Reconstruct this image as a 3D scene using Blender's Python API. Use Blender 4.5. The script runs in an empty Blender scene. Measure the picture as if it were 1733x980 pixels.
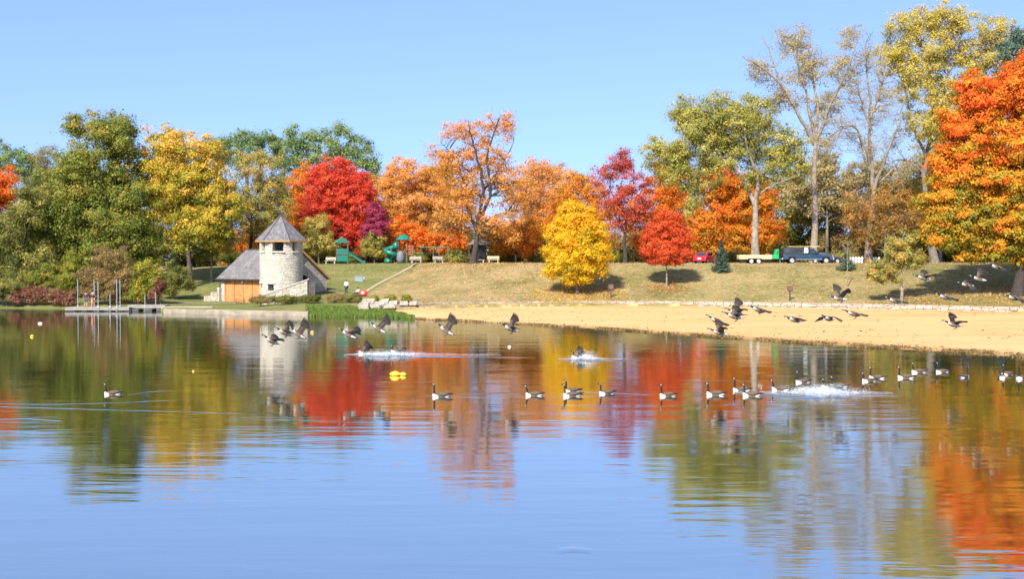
import bpy, math, random
import numpy as np
from mathutils import Vector, Matrix
R = math.radians
PI = math.pi
random.seed(7)
rng = np.random.default_rng(11)
scene = bpy.context.scene
col = scene.collection

# ------------------------------------------------------------------ camera
FPX, CX, CY, HOR, CAMZ = 2000.0, 866.5, 490.0, 435.0, 6.0
PITCH = math.atan((CY - HOR) / FPX)
cam = bpy.data.cameras.new("camera")
cam.lens = 36.0 * FPX / 1733.0
cam.sensor_width = 36.0
cam.clip_start = 0.5
cam.clip_end = 6000
camo = bpy.data.objects.new("camera", cam)
col.objects.link(camo)
camo.location = (0, 0, CAMZ)
camo.rotation_euler = (PI / 2 - PITCH, 0, 0)
scene.camera = camo

# ------------------------------------------------------------------ light
SUN_EL = R(43)
LIGHT = Vector((0.38 * math.cos(SUN_EL), 0.925 * math.cos(SUN_EL), -math.sin(SUN_EL)))   # direction light travels
world = bpy.data.worlds.new("World")
scene.world = world
world.use_nodes = True
wn = world.node_tree
wn.nodes.clear()
sky = wn.nodes.new("ShaderNodeTexSky")
sky.sky_type = 'NISHITA'
sky.sun_disc = False
sky.sun_elevation = SUN_EL
sky.sun_rotation = math.atan2(-LIGHT.x, -LIGHT.y)
sky.altitude = 200
sky.air_density = 1.0
sky.dust_density = 1.2
sky.ozone_density = 4.5
bg = wn.nodes.new("ShaderNodeBackground")
bg.inputs['Strength'].default_value = 0.15
wo = wn.nodes.new("ShaderNodeOutputWorld")
# look a little above each direction, so the low sky keeps its clear autumn blue instead of a white haze band
wtc = wn.nodes.new("ShaderNodeTexCoord")
wadd = wn.nodes.new("ShaderNodeVectorMath"); wadd.operation = 'ADD'; wadd.inputs[1].default_value = (0, 0, 0.20)
wnm = wn.nodes.new("ShaderNodeVectorMath"); wnm.operation = 'NORMALIZE'
wn.links.new(wtc.outputs['Generated'], wadd.inputs[0]); wn.links.new(wadd.outputs[0], wnm.inputs[0]); wn.links.new(wnm.outputs[0], sky.inputs[0])
wmul = wn.nodes.new("ShaderNodeVectorMath"); wmul.operation = 'MULTIPLY'; wmul.inputs[1].default_value = (1.08, 1.0, 1.0)
wn.links.new(sky.outputs[0], wmul.inputs[0]); wn.links.new(wmul.outputs[0], bg.inputs[0])
wn.links.new(bg.outputs[0], wo.inputs[0])
sl = bpy.data.lights.new("sun", 'SUN')
sl.energy = 4.6
sl.angle = R(0.5)
sl.color = (1.0, 0.94, 0.84)
so = bpy.data.objects.new("sun", sl)
col.objects.link(so)
so.rotation_euler = LIGHT.to_track_quat('-Z', 'Y').to_euler()
scene.view_settings.view_transform = 'Standard'
scene.view_settings.look = 'None'
scene.view_settings.gamma = 1
scene.view_settings.use_curve_mapping = False
scene.view_settings.exposure = 1.02
scene.cycles.caustics_reflective = False
scene.cycles.caustics_refractive = False
scene.cycles.max_bounces = 8
scene.cycles.diffuse_bounces = 3
scene.cycles.use_denoising = True
scene.cycles.filter_width = 1.55
scene.cycles.sample_clamp_indirect = 6

# ------------------------------------------------------------------ pixel <-> place
def W(px, py, d):
    u, v = (px - CX) / FPX, (CY - py) / FPX
    c, s = math.cos(PITCH), math.sin(PITCH)
    t = d / (c + v * s)
    return Vector((u * t, d, CAMZ + (-s + v * c) * t))
def water_d(py):
    v = (CY - py) / FPX
    c, s = math.cos(PITCH), math.sin(PITCH)
    return CAMZ * (c + v * s) / (s - v * c)

# ------------------------------------------------------------------ terrain profile
# px : shore d, bank d, bank z(front), bank z(back), mid d, mid z, crest d, crest z
PROF = np.array([
    [-900, 142, 146, .5, .5, 160, 1.5, 176, 2.5],
    [0,    138, 141, .5, .5, 155, 1.6, 174, 3.0],
    [120,  136, 139, .5, .5, 155, 1.6, 174, 3.1],
    [268,  133, 136, .45, .45, 150, 1.2, 174, 3.4],
    [276,  126.3, 126.4, .40, .42, 148, .75, 174, 3.6],
    [340,  124.7, 124.8, .40, .42, 149, .55, 174, 4.3],
    [420,  122.5, 122.6, .40, .42, 147, .55, 174, 4.7],
    [480,  120.8, 120.9, .40, .42, 142, .95, 166, 4.85],
    [518,  119.8, 119.9, .40, .42, 144, 1.45, 166, 4.9],
    [524,  119.5, 123, .35, .36, 144, 1.5, 166, 4.95],
    [560,  118, 122, .40, .42, 147, 1.8, 166, 5.0],
    [620,  117.5, 122, .45, .47, 143, 1.45, 166, 5.05],
    [690,  115, 122.5, .55, .8, 138, 1.6, 166, 5.1],
    [800,  109, 126.7, .55, .85, 140, 2.9, 157, 5.15],
    [900,  104, 129, .55, .85, 140, 3.1, 151, 5.15],
    [1000, 99, 131, .57, .85, 140.5, 3.2, 149, 5.15],
    [1200, 88.5, 130, .57, .85, 140, 3.2, 148, 5.15],
    [1400, 80.5, 125, .6, .85, 136, 3.1, 147, 5.15],
    [1600, 74.5, 119.5, .6, .85, 133, 3.1, 146, 5.2],
    [1733, 70.5, 115.5, .6, .85, 130, 3.1, 145, 5.2],
    [2700, 55, 100, .6, 1.2, 120, 3.1, 140, 5.2]])
def prof(px):
    return [np.interp(px, PROF[:, 0], PROF[:, k]) for k in range(1, 9)]
def terr_pd(px, d):
    px = np.asarray(px, float); d = np.asarray(d, float)
    sh, bd, bz1, bz2, md, mz, cd, cz = prof(px)
    z = np.where(d < sh, np.maximum(-1.6, -(sh - d) * 0.12), 0.0)
    t = np.clip((d - sh) / np.maximum(bd - sh, .01), 0, 1)
    z = np.where((d >= sh) & (d < bd), bz1 * t, z)
    t = np.clip((d - bd) / (md - bd), 0, 1)
    z = np.where((d >= bd) & (d < md), bz2 + (mz - bz2) * t, z)
    t = np.clip((d - md) / (cd - md), 0, 1)
    t2 = t + 0.25 * np.sin(t * PI) * (px > 700) * 0.5
    z = np.where((d >= md) & (d < cd), mz + (cz - mz) * np.clip(t2, 0, 1), z)
    z = np.where(d >= cd, cz, z)
    return z
def terr(x, y):
    return float(terr_pd(CX + FPX * x / y, y))
def G(px, d):
    """point of the ground at picture column px, distance d"""
    x = (px - CX) / FPX * d
    return Vector((x, d, float(terr_pd(px, d))))

# ------------------------------------------------------------------ materials
MATS = {}
def nodes(name):
    m = bpy.data.materials.new(name)
    m.use_nodes = True
    nt = m.node_tree
    nt.nodes.clear()
    out = nt.nodes.new("ShaderNodeOutputMaterial")
    return m, nt, out
def ramp(nt, stops):
    r = nt.nodes.new("ShaderNodeValToRGB")
    e = r.color_ramp.elements
    while len(e) < len(stops):
        e.new(0.5)
    for i, (p, c) in enumerate(stops):
        e[i].position = p
        e[i].color = (c[0], c[1], c[2], 1)
    return r
def plain(name, c, rough=0.6, var=0.15, scale=6.0, bump=0.0, metallic=0.0, spec=0.4, coat=0.0):
    if name in MATS:
        return MATS[name]
    m, nt, out = nodes(name)
    p = nt.nodes.new("ShaderNodeBsdfPrincipled")
    p.inputs['Roughness'].default_value = rough
    p.inputs['Metallic'].default_value = metallic
    p.inputs['Specular IOR Level'].default_value = spec
    if coat:
        p.inputs['Coat Weight'].default_value = coat
        p.inputs['Coat Roughness'].default_value = 0.08
    tc = nt.nodes.new("ShaderNodeTexCoord")
    n = nt.nodes.new("ShaderNodeTexNoise")
    n.inputs['Scale'].default_value = scale
    n.inputs['Detail'].default_value = 5
    nt.links.new(tc.outputs['Object'], n.inputs['Vector'])
    lo = [x * (1 - var) for x in c]; hi = [min(1, x * (1 + var)) for x in c]
    r = ramp(nt, [(0.3, lo), (0.7, hi)])
    nt.links.new(n.outputs['Fac'], r.inputs[0])
    nt.links.new(r.outputs[0], p.inputs['Base Color'])
    if bump:
        b = nt.nodes.new("ShaderNodeBump")
        b.inputs['Distance'].default_value = bump
        nt.links.new(n.outputs['Fac'], b.inputs['Height'])
        nt.links.new(b.outputs[0], p.inputs['Normal'])
    nt.links.new(p.outputs[0], out.inputs[0])
    MATS[name] = m
    return m
def attr_mat(name, rough=0.7, attr='pigment'):
    if name in MATS:
        return MATS[name]
    m, nt, out = nodes(name)
    p = nt.nodes.new("ShaderNodeBsdfPrincipled")
    p.inputs['Roughness'].default_value = rough
    p.inputs['Specular IOR Level'].default_value = 0.25
    a = nt.nodes.new("ShaderNodeAttribute"); a.attribute_name = attr
    tc = nt.nodes.new("ShaderNodeTexCoord")
    n = nt.nodes.new("ShaderNodeTexNoise"); n.inputs['Scale'].default_value = 28; n.inputs['Detail'].default_value = 4
    nt.links.new(tc.outputs['Object'], n.inputs['Vector'])
    mr = nt.nodes.new("ShaderNodeMapRange"); mr.inputs['To Min'].default_value = 0.65; mr.inputs['To Max'].default_value = 1.35
    nt.links.new(n.outputs['Fac'], mr.inputs['Value'])
    mx = nt.nodes.new("ShaderNodeVectorMath"); mx.operation = 'SCALE'
    nt.links.new(a.outputs['Color'], mx.inputs[0]); nt.links.new(mr.outputs[0], mx.inputs['Scale'])
    nt.links.new(mx.outputs[0], p.inputs['Base Color'])
    nt.links.new(p.outputs[0], out.inputs[0])
    MATS[name] = m
    return m
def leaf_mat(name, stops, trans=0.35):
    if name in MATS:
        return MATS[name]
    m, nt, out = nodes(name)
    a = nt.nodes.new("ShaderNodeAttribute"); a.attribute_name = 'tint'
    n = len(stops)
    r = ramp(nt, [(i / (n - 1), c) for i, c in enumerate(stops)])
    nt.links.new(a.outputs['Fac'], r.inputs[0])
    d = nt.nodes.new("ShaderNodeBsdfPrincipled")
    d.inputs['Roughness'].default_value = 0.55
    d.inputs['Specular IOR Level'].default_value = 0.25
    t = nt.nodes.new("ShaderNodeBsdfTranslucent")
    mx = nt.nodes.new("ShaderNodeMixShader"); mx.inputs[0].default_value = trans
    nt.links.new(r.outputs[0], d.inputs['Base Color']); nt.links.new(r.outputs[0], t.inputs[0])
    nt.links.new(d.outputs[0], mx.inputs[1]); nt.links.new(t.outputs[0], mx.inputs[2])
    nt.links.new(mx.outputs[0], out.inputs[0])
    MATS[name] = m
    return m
def brick_mat(name, c1, c2, mortar, bw, bh, msize=0.02, bump=0.02, rough=0.9, warp=0.05, dirt=0.25):
    """coursed stone / shingles laid on the UV map (metres)"""
    m, nt, out = nodes(name)
    p = nt.nodes.new("ShaderNodeBsdfPrincipled"); p.inputs['Roughness'].default_value = rough
    p.inputs['Specular IOR Level'].default_value = 0.2
    uv = nt.nodes.new("ShaderNodeUVMap")
    nz = nt.nodes.new("ShaderNodeTexNoise"); nz.inputs['Scale'].default_value = 1.6; nz.inputs['Detail'].default_value = 3
    nt.links.new(uv.outputs[0], nz.inputs['Vector'])
    sub = nt.nodes.new("ShaderNodeVectorMath"); sub.operation = 'SUBTRACT'; sub.inputs[1].default_value = (.5, .5, .5)
    nt.links.new(nz.outputs['Color'], sub.inputs[0])
    sc = nt.nodes.new("ShaderNodeVectorMath"); sc.operation = 'SCALE'; sc.inputs['Scale'].default_value = warp * 2
    nt.links.new(sub.outputs[0], sc.inputs[0])
    ad = nt.nodes.new("ShaderNodeVectorMath"); ad.operation = 'ADD'
    nt.links.new(uv.outputs[0], ad.inputs[0]); nt.links.new(sc.outputs[0], ad.inputs[1])
    b = nt.nodes.new("ShaderNodeTexBrick")
    b.inputs['Scale'].default_value = 1.0
    b.inputs['Brick Width'].default_value = bw
    b.inputs['Row Height'].default_value = bh
    b.inputs['Mortar Size'].default_value = msize
    b.inputs['Mortar Smooth'].default_value = 0.4
    b.offset = 0.43
    b.squash = 0.7; b.squash_frequency = 3
    b.inputs['Color1'].default_value = (*c1, 1); b.inputs['Color2'].default_value = (*c2, 1)
    b.inputs['Mortar'].default_value = (*mortar, 1)
    nt.links.new(ad.outputs[0], b.inputs['Vector'])
    n2 = nt.nodes.new("ShaderNodeTexNoise"); n2.inputs['Scale'].default_value = 0.9; n2.inputs['Detail'].default_value = 7
    n2.inputs['Roughness'].default_value = 0.7
    nt.links.new(uv.outputs[0], n2.inputs['Vector'])
    mr = nt.nodes.new("ShaderNodeMapRange"); mr.inputs['From Min'].default_value = .3; mr.inputs['From Max'].default_value = .7
    mr.inputs['To Min'].default_value = 1 - dirt; mr.inputs['To Max'].default_value = 1.08
    nt.links.new(n2.outputs['Fac'], mr.inputs['Value'])
    mx = nt.nodes.new("ShaderNodeVectorMath"); mx.operation = 'SCALE'
    nt.links.new(b.outputs['Color'], mx.inputs[0]); nt.links.new(mr.outputs[0], mx.inputs['Scale'])
    nt.links.new(mx.outputs[0], p.inputs['Base Color'])
    inv = nt.nodes.new("ShaderNodeMath"); inv.operation = 'SUBTRACT'; inv.inputs[0].default_value = 1
    nt.links.new(b.outputs['Fac'], inv.inputs[1])
    n3 = nt.nodes.new("ShaderNodeTexNoise"); n3.inputs['Scale'].default_value = 5; n3.inputs['Detail'].default_value = 4
    nt.links.new(uv.outputs[0], n3.inputs['Vector'])
    hs = nt.nodes.new("ShaderNodeMath"); hs.operation = 'ADD'
    nt.links.new(inv.outputs[0], hs.inputs[0]); nt.links.new(n3.outputs['Fac'], hs.inputs[1])
    bp = nt.nodes.new("ShaderNodeBump"); bp.inputs['Distance'].default_value = bump
    nt.links.new(hs.outputs[0], bp.inputs['Height']); nt.links.new(bp.outputs[0], p.inputs['Normal'])
    nt.links.new(p.outputs[0], out.inputs[0])
    return m

# ------------------------------------------------------------------ mesh builder
class MB:
    def __init__(s):
        s.v = []; s.f = []; s.m = []; s.c = []; s.uv = None
    def add(s, vs, fs, mi=0, cs=None):
        o = len(s.v)
        s.v += [tuple(v) for v in vs]
        s.f += [tuple(i + o for i in f) for f in fs]
        s.m += [mi] * len(fs)
        s.c += (list(cs) if cs is not None else [(1, 1, 1)] * len(vs))
        return s
    def box(s, c, size, rz=0, rx=0, ry=0, mi=0, top=1.0):
        hx, hy, hz = [k / 2 for k in size]
        M = Matrix.Rotation(rz, 3, 'Z') @ Matrix.Rotation(ry, 3, 'Y') @ Matrix.Rotation(rx, 3, 'X')
        vs = []
        for z in (-hz, hz):
            k = top if z > 0 else 1
            for x, y in ((-hx, -hy), (hx, -hy), (hx, hy), (-hx, hy)):
                vs.append(M @ Vector((x * k, y * k, z)) + Vector(c))
        return s.add(vs, [(3, 2, 1, 0), (4, 5, 6, 7), (0, 1, 5, 4), (1, 2, 6, 5), (2, 3, 7, 6), (3, 0, 4, 7)], mi)
    def prism(s, poly, y0, y1, mi=0, inset=0.0):
        """poly in x,z extruded along y"""
        n = len(poly)
        vs = [(x, y0, z) for x, z in poly] + [(x, y1, z) for x, z in poly]
        fs = [tuple(range(n)), tuple(range(2 * n - 1, n - 1, -1))]
        fs += [(i, i + n, (i + 1) % n + n, (i + 1) % n) for i in range(n)]
        return s.add(vs, fs, mi)
    def plate(s, poly, z0, z1, mi=0):
        """poly in x,y extruded along z"""
        n = len(poly)
        vs = [(x, y, z0) for x, y in poly] + [(x, y, z1) for x, y in poly]
        fs = [tuple(range(n - 1, -1, -1)), tuple(range(n, 2 * n))]
        fs += [(i, (i + 1) % n, (i + 1) % n + n, i + n) for i in range(n)]
        return s.add(vs, fs, mi)
    def tube(s, pts, rad, n=8, mi=0, cap=True, cols=None, flat=1.0):
        pts = [Vector(p) for p in pts]
        if not hasattr(rad, '__len__'):
            rad = [rad] * len(pts)
        vs = []; fs = []; cs = []
        up = Vector((0, 0, 1))
        for i, p in enumerate(pts):
            t = (pts[min(i + 1, len(pts) - 1)] - pts[max(i - 1, 0)])
            t = t.normalized() if t.length > 1e-9 else Vector((0, 0, 1))
            a = t.cross(up)
            if a.length < 0.05:
                a = t.cross(Vector((0, 1, 0)))
            a.normalize(); b = a.cross(t).normalized()
            for k in range(n):
                q = 2 * PI * k / n
                vs.append(p + a * math.cos(q) * rad[i] + b * math.sin(q) * rad[i] * flat)
                cs.append(cols[i] if cols else (1, 1, 1))
        for i in range(len(pts) - 1):
            for k in range(n):
                fs.append((i * n + k, (i + 1) * n + k, (i + 1) * n + (k + 1) % n, i * n + (k + 1) % n))
        if cap:
            fs.append(tuple(range(n)))
            fs.append(tuple(range(len(pts) * n - 1, (len(pts) - 1) * n - 1, -1)))
        return s.add(vs, fs, mi, cs)
    def lathe(s, prof, c=(0, 0, 0), n=24, axis='Z', mi=0, cols=None, sy=1.0):
        """prof list of (r, h)"""
        vs = []; fs = []; cs = []
        for i, (r, h) in enumerate(prof):
            for k in range(n):
                q = 2 * PI * k / n
                a, b = r * math.cos(q), r * math.sin(q) * sy
                p = (a, b, h) if axis == 'Z' else ((h, a, b) if axis == 'X' else (a, h, b))
                vs.append((p[0] + c[0], p[1] + c[1], p[2] + c[2]))
                cs.append(cols[i] if cols else (1, 1, 1))
        m = len(prof)
        for i in range(m - 1):
            for k in range(n):
                fs.append((i * n + k, i * n + (k + 1) % n, (i + 1) * n + (k + 1) % n, (i + 1) * n + k))
        fs.append(tuple(range(n - 1, -1, -1))); fs.append(tuple(range((m - 1) * n, m * n)))
        return s.add(vs, fs, mi, cs)
    def ball(s, c, r, n=12, mi=0, sc=(1, 1, 1), cols=None):
        pr = []
        k = max(4, n // 2)
        for i in range(k + 1):
            t = -PI / 2 + PI * i / k
            pr.append((max(1e-4, math.cos(t)) * r, math.sin(t) * r))
        o = len(s.v)
        s.lathe(pr, (0, 0, 0), n, 'Z', mi)
        for i in range(o, len(s.v)):
            v = s.v[i]
            s.v[i] = (v[0] * sc[0] + c[0], v[1] * sc[1] + c[1], v[2] * sc[2] + c[2])
        return s
    def build(s, name, mats, parent=None, smooth=False, loc=None, rz=0, bevel=0, uv=False, uvfun=None, colors=False, autosmooth=None):
        me = bpy.data.meshes.new(name)
        me.from_pydata(s.v, [], s.f)
        if not isinstance(mats, (list, tuple)):
            mats = [mats]
        for m in mats:
            me.materials.append(m)
        if len(mats) > 1:
            me.polygons.foreach_set('material_index', s.m)
        import bmesh
        bm = bmesh.new(); bm.from_mesh(me)
        bmesh.ops.recalc_face_normals(bm, faces=bm.faces)
        bm.to_mesh(me); bm.free()
        if smooth:
            me.polygons.foreach_set('use_smooth', [True] * len(me.polygons))
        if colors:
            a = me.attributes.new('pigment', 'FLOAT_COLOR', 'POINT')
            a.data.foreach_set('color', np.array([(c[0], c[1], c[2], 1) for c in s.c], dtype=np.float32).ravel())
        if uv or uvfun:
            box_uv(me, uvfun)
        o = bpy.data.objects.new(name, me)
        col.objects.link(o)
        if parent:
            o.parent = parent
        if loc is not None:
            o.location = loc
        o.rotation_euler.z = rz
        if bevel:
            b = o.modifiers.new('bevel', 'BEVEL'); b.width = bevel; b.segments = 2; b.limit_method = 'ANGLE'
        if autosmooth and smooth:
            me.set_sharp_from_angle(angle=R(autosmooth))
        me.update()
        return o
def box_uv(me, fun=None):
    l = me.uv_layers.new(name='UVMap')
    for p in me.polygons:
        n = p.normal
        t = Vector((-n.y, n.x, 0))
        t = t.normalized() if t.length > 0.05 else Vector((1, 0, 0))
        b = n.cross(t)
        for li in p.loop_indices:
            v = me.vertices[me.loops[li].vertex_index].co
            l.data[li].uv = fun(v, p) if fun else (v.dot(t), v.dot(b))
def tag(o, label=None, cat=None, group=None, kind=None):
    if label: o['label'] = label
    if cat: o['category'] = cat
    if group: o['group'] = group
    if kind: o['kind'] = kind
    return o
def thing(name, label, cat, loc, rz=0, group=None):
    o = bpy.data.objects.new(name, None)
    o.empty_display_size = 0.2
    col.objects.link(o)
    o.location = loc; o.rotation_euler.z = rz
    return tag(o, label, cat, group)
def kids(o):
    return [c for c in bpy.data.objects if c.parent == o]
def copy_tree(o, parent=None):
    c = o.copy(); col.objects.link(c); c.parent = parent
    for ch in kids(o):
        copy_tree(ch, c)
    return c

# ------------------------------------------------------------------ ground, water
def grid_mesh(name, PX, D, zoff, mat, keep=None):
    nx, nd = len(PX), len(D)
    P, Dg = np.meshgrid(PX, D, indexing='ij')
    X = (P - CX) / FPX * Dg
    Z = terr_pd(P, Dg) + zoff
    V = np.stack([X, Dg, Z], -1).reshape(-1, 3)
    I, J = np.meshgrid(np.arange(nx - 1), np.arange(nd - 1), indexing='ij')
    a = (I * nd + J); F = np.stack([a, a + nd, a + nd + 1, a + 1], -1).reshape(-1, 4)
    if keep is not None:
        pc = (P[:-1, :-1] + P[1:, 1:]) / 2; dc = (Dg[:-1, :-1] + Dg[1:, 1:]) / 2
        F = F[keep(pc, dc).reshape(-1)]
        used = np.unique(F); remap = -np.ones(len(V), int); remap[used] = np.arange(len(used))
        V = V[used]; F = remap[F]
    me = bpy.data.meshes.new(name)
    me.from_pydata(V.tolist(), [], F.tolist())
    me.materials.append(mat)
    me.polygons.foreach_set('use_smooth', [True] * len(me.polygons))
    o = bpy.data.objects.new(name, me); col.objects.link(o)
    me.update()
    return o, V
def ground_material():
    m, nt, out = nodes('ground')
    p = nt.nodes.new("ShaderNodeBsdfPrincipled"); p.inputs['Roughness'].default_value = 0.95
    p.inputs['Specular IOR Level'].default_value = 0.1
    tc = nt.nodes.new("ShaderNodeTexCoord")
    a = nt.nodes.new("ShaderNodeAttribute"); a.attribute_name = 'zone'     # 0 straw, 1 green lawn
    n1 = nt.nodes.new("ShaderNodeTexNoise"); n1.inputs['Scale'].default_value = 0.16; n1.inputs['Detail'].default_value = 8; n1.inputs['Roughness'].default_value = .65
    n2 = nt.nodes.new("ShaderNodeTexNoise"); n2.inputs['Scale'].default_value = 1.6; n2.inputs['Detail'].default_value = 7; n2.inputs['Roughness'].default_value = .7
    for n in (n1, n2):
        nt.links.new(tc.outputs['Object'], n.inputs['Vector'])
    straw = ramp(nt, [(0.38, (.11, .10, .03)), (0.47, (.215, .168, .066)), (0.56, (.33, .23, .115))])
    green = ramp(nt, [(0.34, (.065, .085, .024)), (0.48, (.125, .135, .042)), (0.62, (.21, .185, .07))])
    ms = nt.nodes.new("ShaderNodeMath"); ms.operation = 'MULTIPLY_ADD'; ms.inputs[1].default_value = 0.45
    nt.links.new(n2.outputs['Fac'], ms.inputs[0])
    m2 = nt.nodes.new("ShaderNodeMath"); m2.operation = 'MULTIPLY'; m2.inputs[1].default_value = 0.55
    nt.links.new(n1.outputs['Fac'], m2.inputs[0]); nt.links.new(m2.outputs[0], ms.inputs[2])
    nt.links.new(ms.outputs[0], straw.inputs[0]); nt.links.new(ms.outputs[0], green.inputs[0])
    fz = nt.nodes.new("ShaderNodeMath"); fz.operation = 'MULTIPLY_ADD'; fz.inputs[1].default_value = 1.2
    nt.links.new(n1.outputs['Fac'], fz.inputs[0])
    sb = nt.nodes.new("ShaderNodeMath"); sb.operation = 'SUBTRACT'; sb.inputs[1].default_value = 0.6
    nt.links.new(a.outputs['Fac'], sb.inputs[0]); nt.links.new(sb.outputs[0], fz.inputs[2]); fz.use_clamp = True
    mx = nt.nodes.new("ShaderNodeMix"); mx.data_type = 'RGBA'
    nt.links.new(fz.outputs[0], mx.inputs[0]); nt.links.new(straw.outputs[0], mx.inputs[6]); nt.links.new(green.outputs[0], mx.inputs[7])
    nt.links.new(mx.outputs[2], p.inputs['Base Color'])
    b = nt.nodes.new("ShaderNodeBump"); b.inputs['Distance'].default_value = 0.12
    nt.links.new(n2.outputs['Fac'], b.inputs['Height']); nt.links.new(b.outputs[0], p.inputs['Normal'])
    nt.links.new(p.outputs[0], out.inputs[0])
    return m
PX = np.unique(np.concatenate([np.arange(-900, 250, 25), np.arange(250, 560, 3), np.arange(560, 1800, 10), np.arange(1800, 2701, 30)])).astype(float)
D = np.concatenate([np.arange(30, 68, 4.0), np.arange(68, 116, 1.0), np.arange(116, 182, 0.5), np.geomspace(182, 2500, 26)])
ground, GV = grid_mesh('ground', PX, D, 0.0, ground_material())
tag(ground, kind='structure')
gpx = CX + FPX * GV[:, 0] / GV[:, 1]; gd = GV[:, 1]
zone = np.interp(gpx, [-900, 560, 640, 720, 850, 1000, 1120, 1300, 1450, 1560, 1733, 2700], [1.0, 1.0, .95, .3, .1, .2, .4, .34, .25, .6, .8, .8])
pathx = np.interp(gd, [120, 143, 150, 160, 173], [560, 612, 650, 690, 745])      # the lawn ends at the path
zone = np.where((gd > 120) & (gd < 176) & (gpx < pathx), 1.0, zone)
zone = np.where((gd > 120) & (gd < 176) & (gpx > pathx + 8) & (gpx < 850), 0.15, zone)
zone = np.where(gd > 176, 0.45, zone)
at = ground.data.attributes.new('zone', 'FLOAT', 'POINT')
at.data.foreach_set('value', zone.astype(np.float32))

def sand_material():
    m, nt, out = nodes('sand')
    p = nt.nodes.new("ShaderNodeBsdfPrincipled"); p.inputs['Roughness'].default_value = 0.95; p.inputs['Specular IOR Level'].default_value = 0.15
    tc = nt.nodes.new("ShaderNodeTexCoord")
    n1 = nt.nodes.new("ShaderNodeTexNoise"); n1.inputs['Scale'].default_value = 0.12; n1.inputs['Detail'].default_value = 9; n1.inputs['Roughness'].default_value = .6
    mp = nt.nodes.new("ShaderNodeMapping"); mp.inputs['Scale'].default_value = (0.6, 1.6, 1)
    nt.links.new(tc.outputs['Object'], mp.inputs[0]); nt.links.new(mp.outputs[0], n1.inputs['Vector'])
    n2 = nt.nodes.new("ShaderNodeTexNoise"); n2.inputs['Scale'].default_value = 3.0; n2.inputs['Detail'].default_value = 6
    nt.links.new(tc.outputs['Object'], n2.inputs['Vector'])
    r = ramp(nt, [(0.3, (.41, .235, .10)), (0.5, (.51, .305, .13)), (0.7, (.57, .35, .16))])
    md = nt.nodes.new("ShaderNodeMath"); md.operation = 'MULTIPLY_ADD'; md.inputs[1].default_value = 0.3
    m2 = nt.nodes.new("ShaderNodeMath"); m2.operation = 'MULTIPLY'; m2.inputs[1].default_value = 0.7
    nt.links.new(n1.outputs['Fac'], m2.inputs[0]); nt.links.new(n2.outputs['Fac'], md.inputs[0]); nt.links.new(m2.outputs[0], md.inputs[2])
    nt.links.new(md.outputs[0], r.inputs[0])
    # wet sand near the water line
    gz = nt.nodes.new("ShaderNodeSeparateXYZ"); nt.links.new(tc.outputs['Object'], gz.inputs[0])
    wz = nt.nodes.new("ShaderNodeMapRange"); wz.inputs['From Min'].default_value = 0.015; wz.inputs['From Max'].default_value = 0.075
    wz.inputs['To Min'].default_value = 0.55; wz.inputs['To Max'].default_value = 1
    nt.links.new(gz.outputs[2], wz.inputs[0])
    sc = nt.nodes.new("ShaderNodeVectorMath"); sc.operation = 'SCALE'
    nt.links.new(r.outputs[0], sc.inputs[0]); nt.links.new(wz.outputs[0], sc.inputs['Scale'])
    nt.links.new(sc.outputs[0], p.inputs['Base Color'])
    b = nt.nodes.new("ShaderNodeBump"); b.inputs['Distance'].default_value = 0.05
    nt.links.new(n2.outputs['Fac'], b.inputs['Height']); nt.links.new(b.outputs[0], p.inputs['Normal'])
    nt.links.new(p.outputs[0], out.inputs[0])
    return m
def sand_keep(p, d):
    sh, bd = prof(p)[:2]
    return (p > 672) & (d > sh - 5) & (d < bd - 0.1) & (d > 40)
SPX = np.arange(660, 2701, 10).astype(float)
SD = np.concatenate([np.arange(45, 116, 0.7), np.arange(116, 134, 0.35)])
beach, _ = grid_mesh('beach_sand', SPX, SD, 0.02, sand_material(), sand_keep)
tag(beach, kind='structure')

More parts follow.
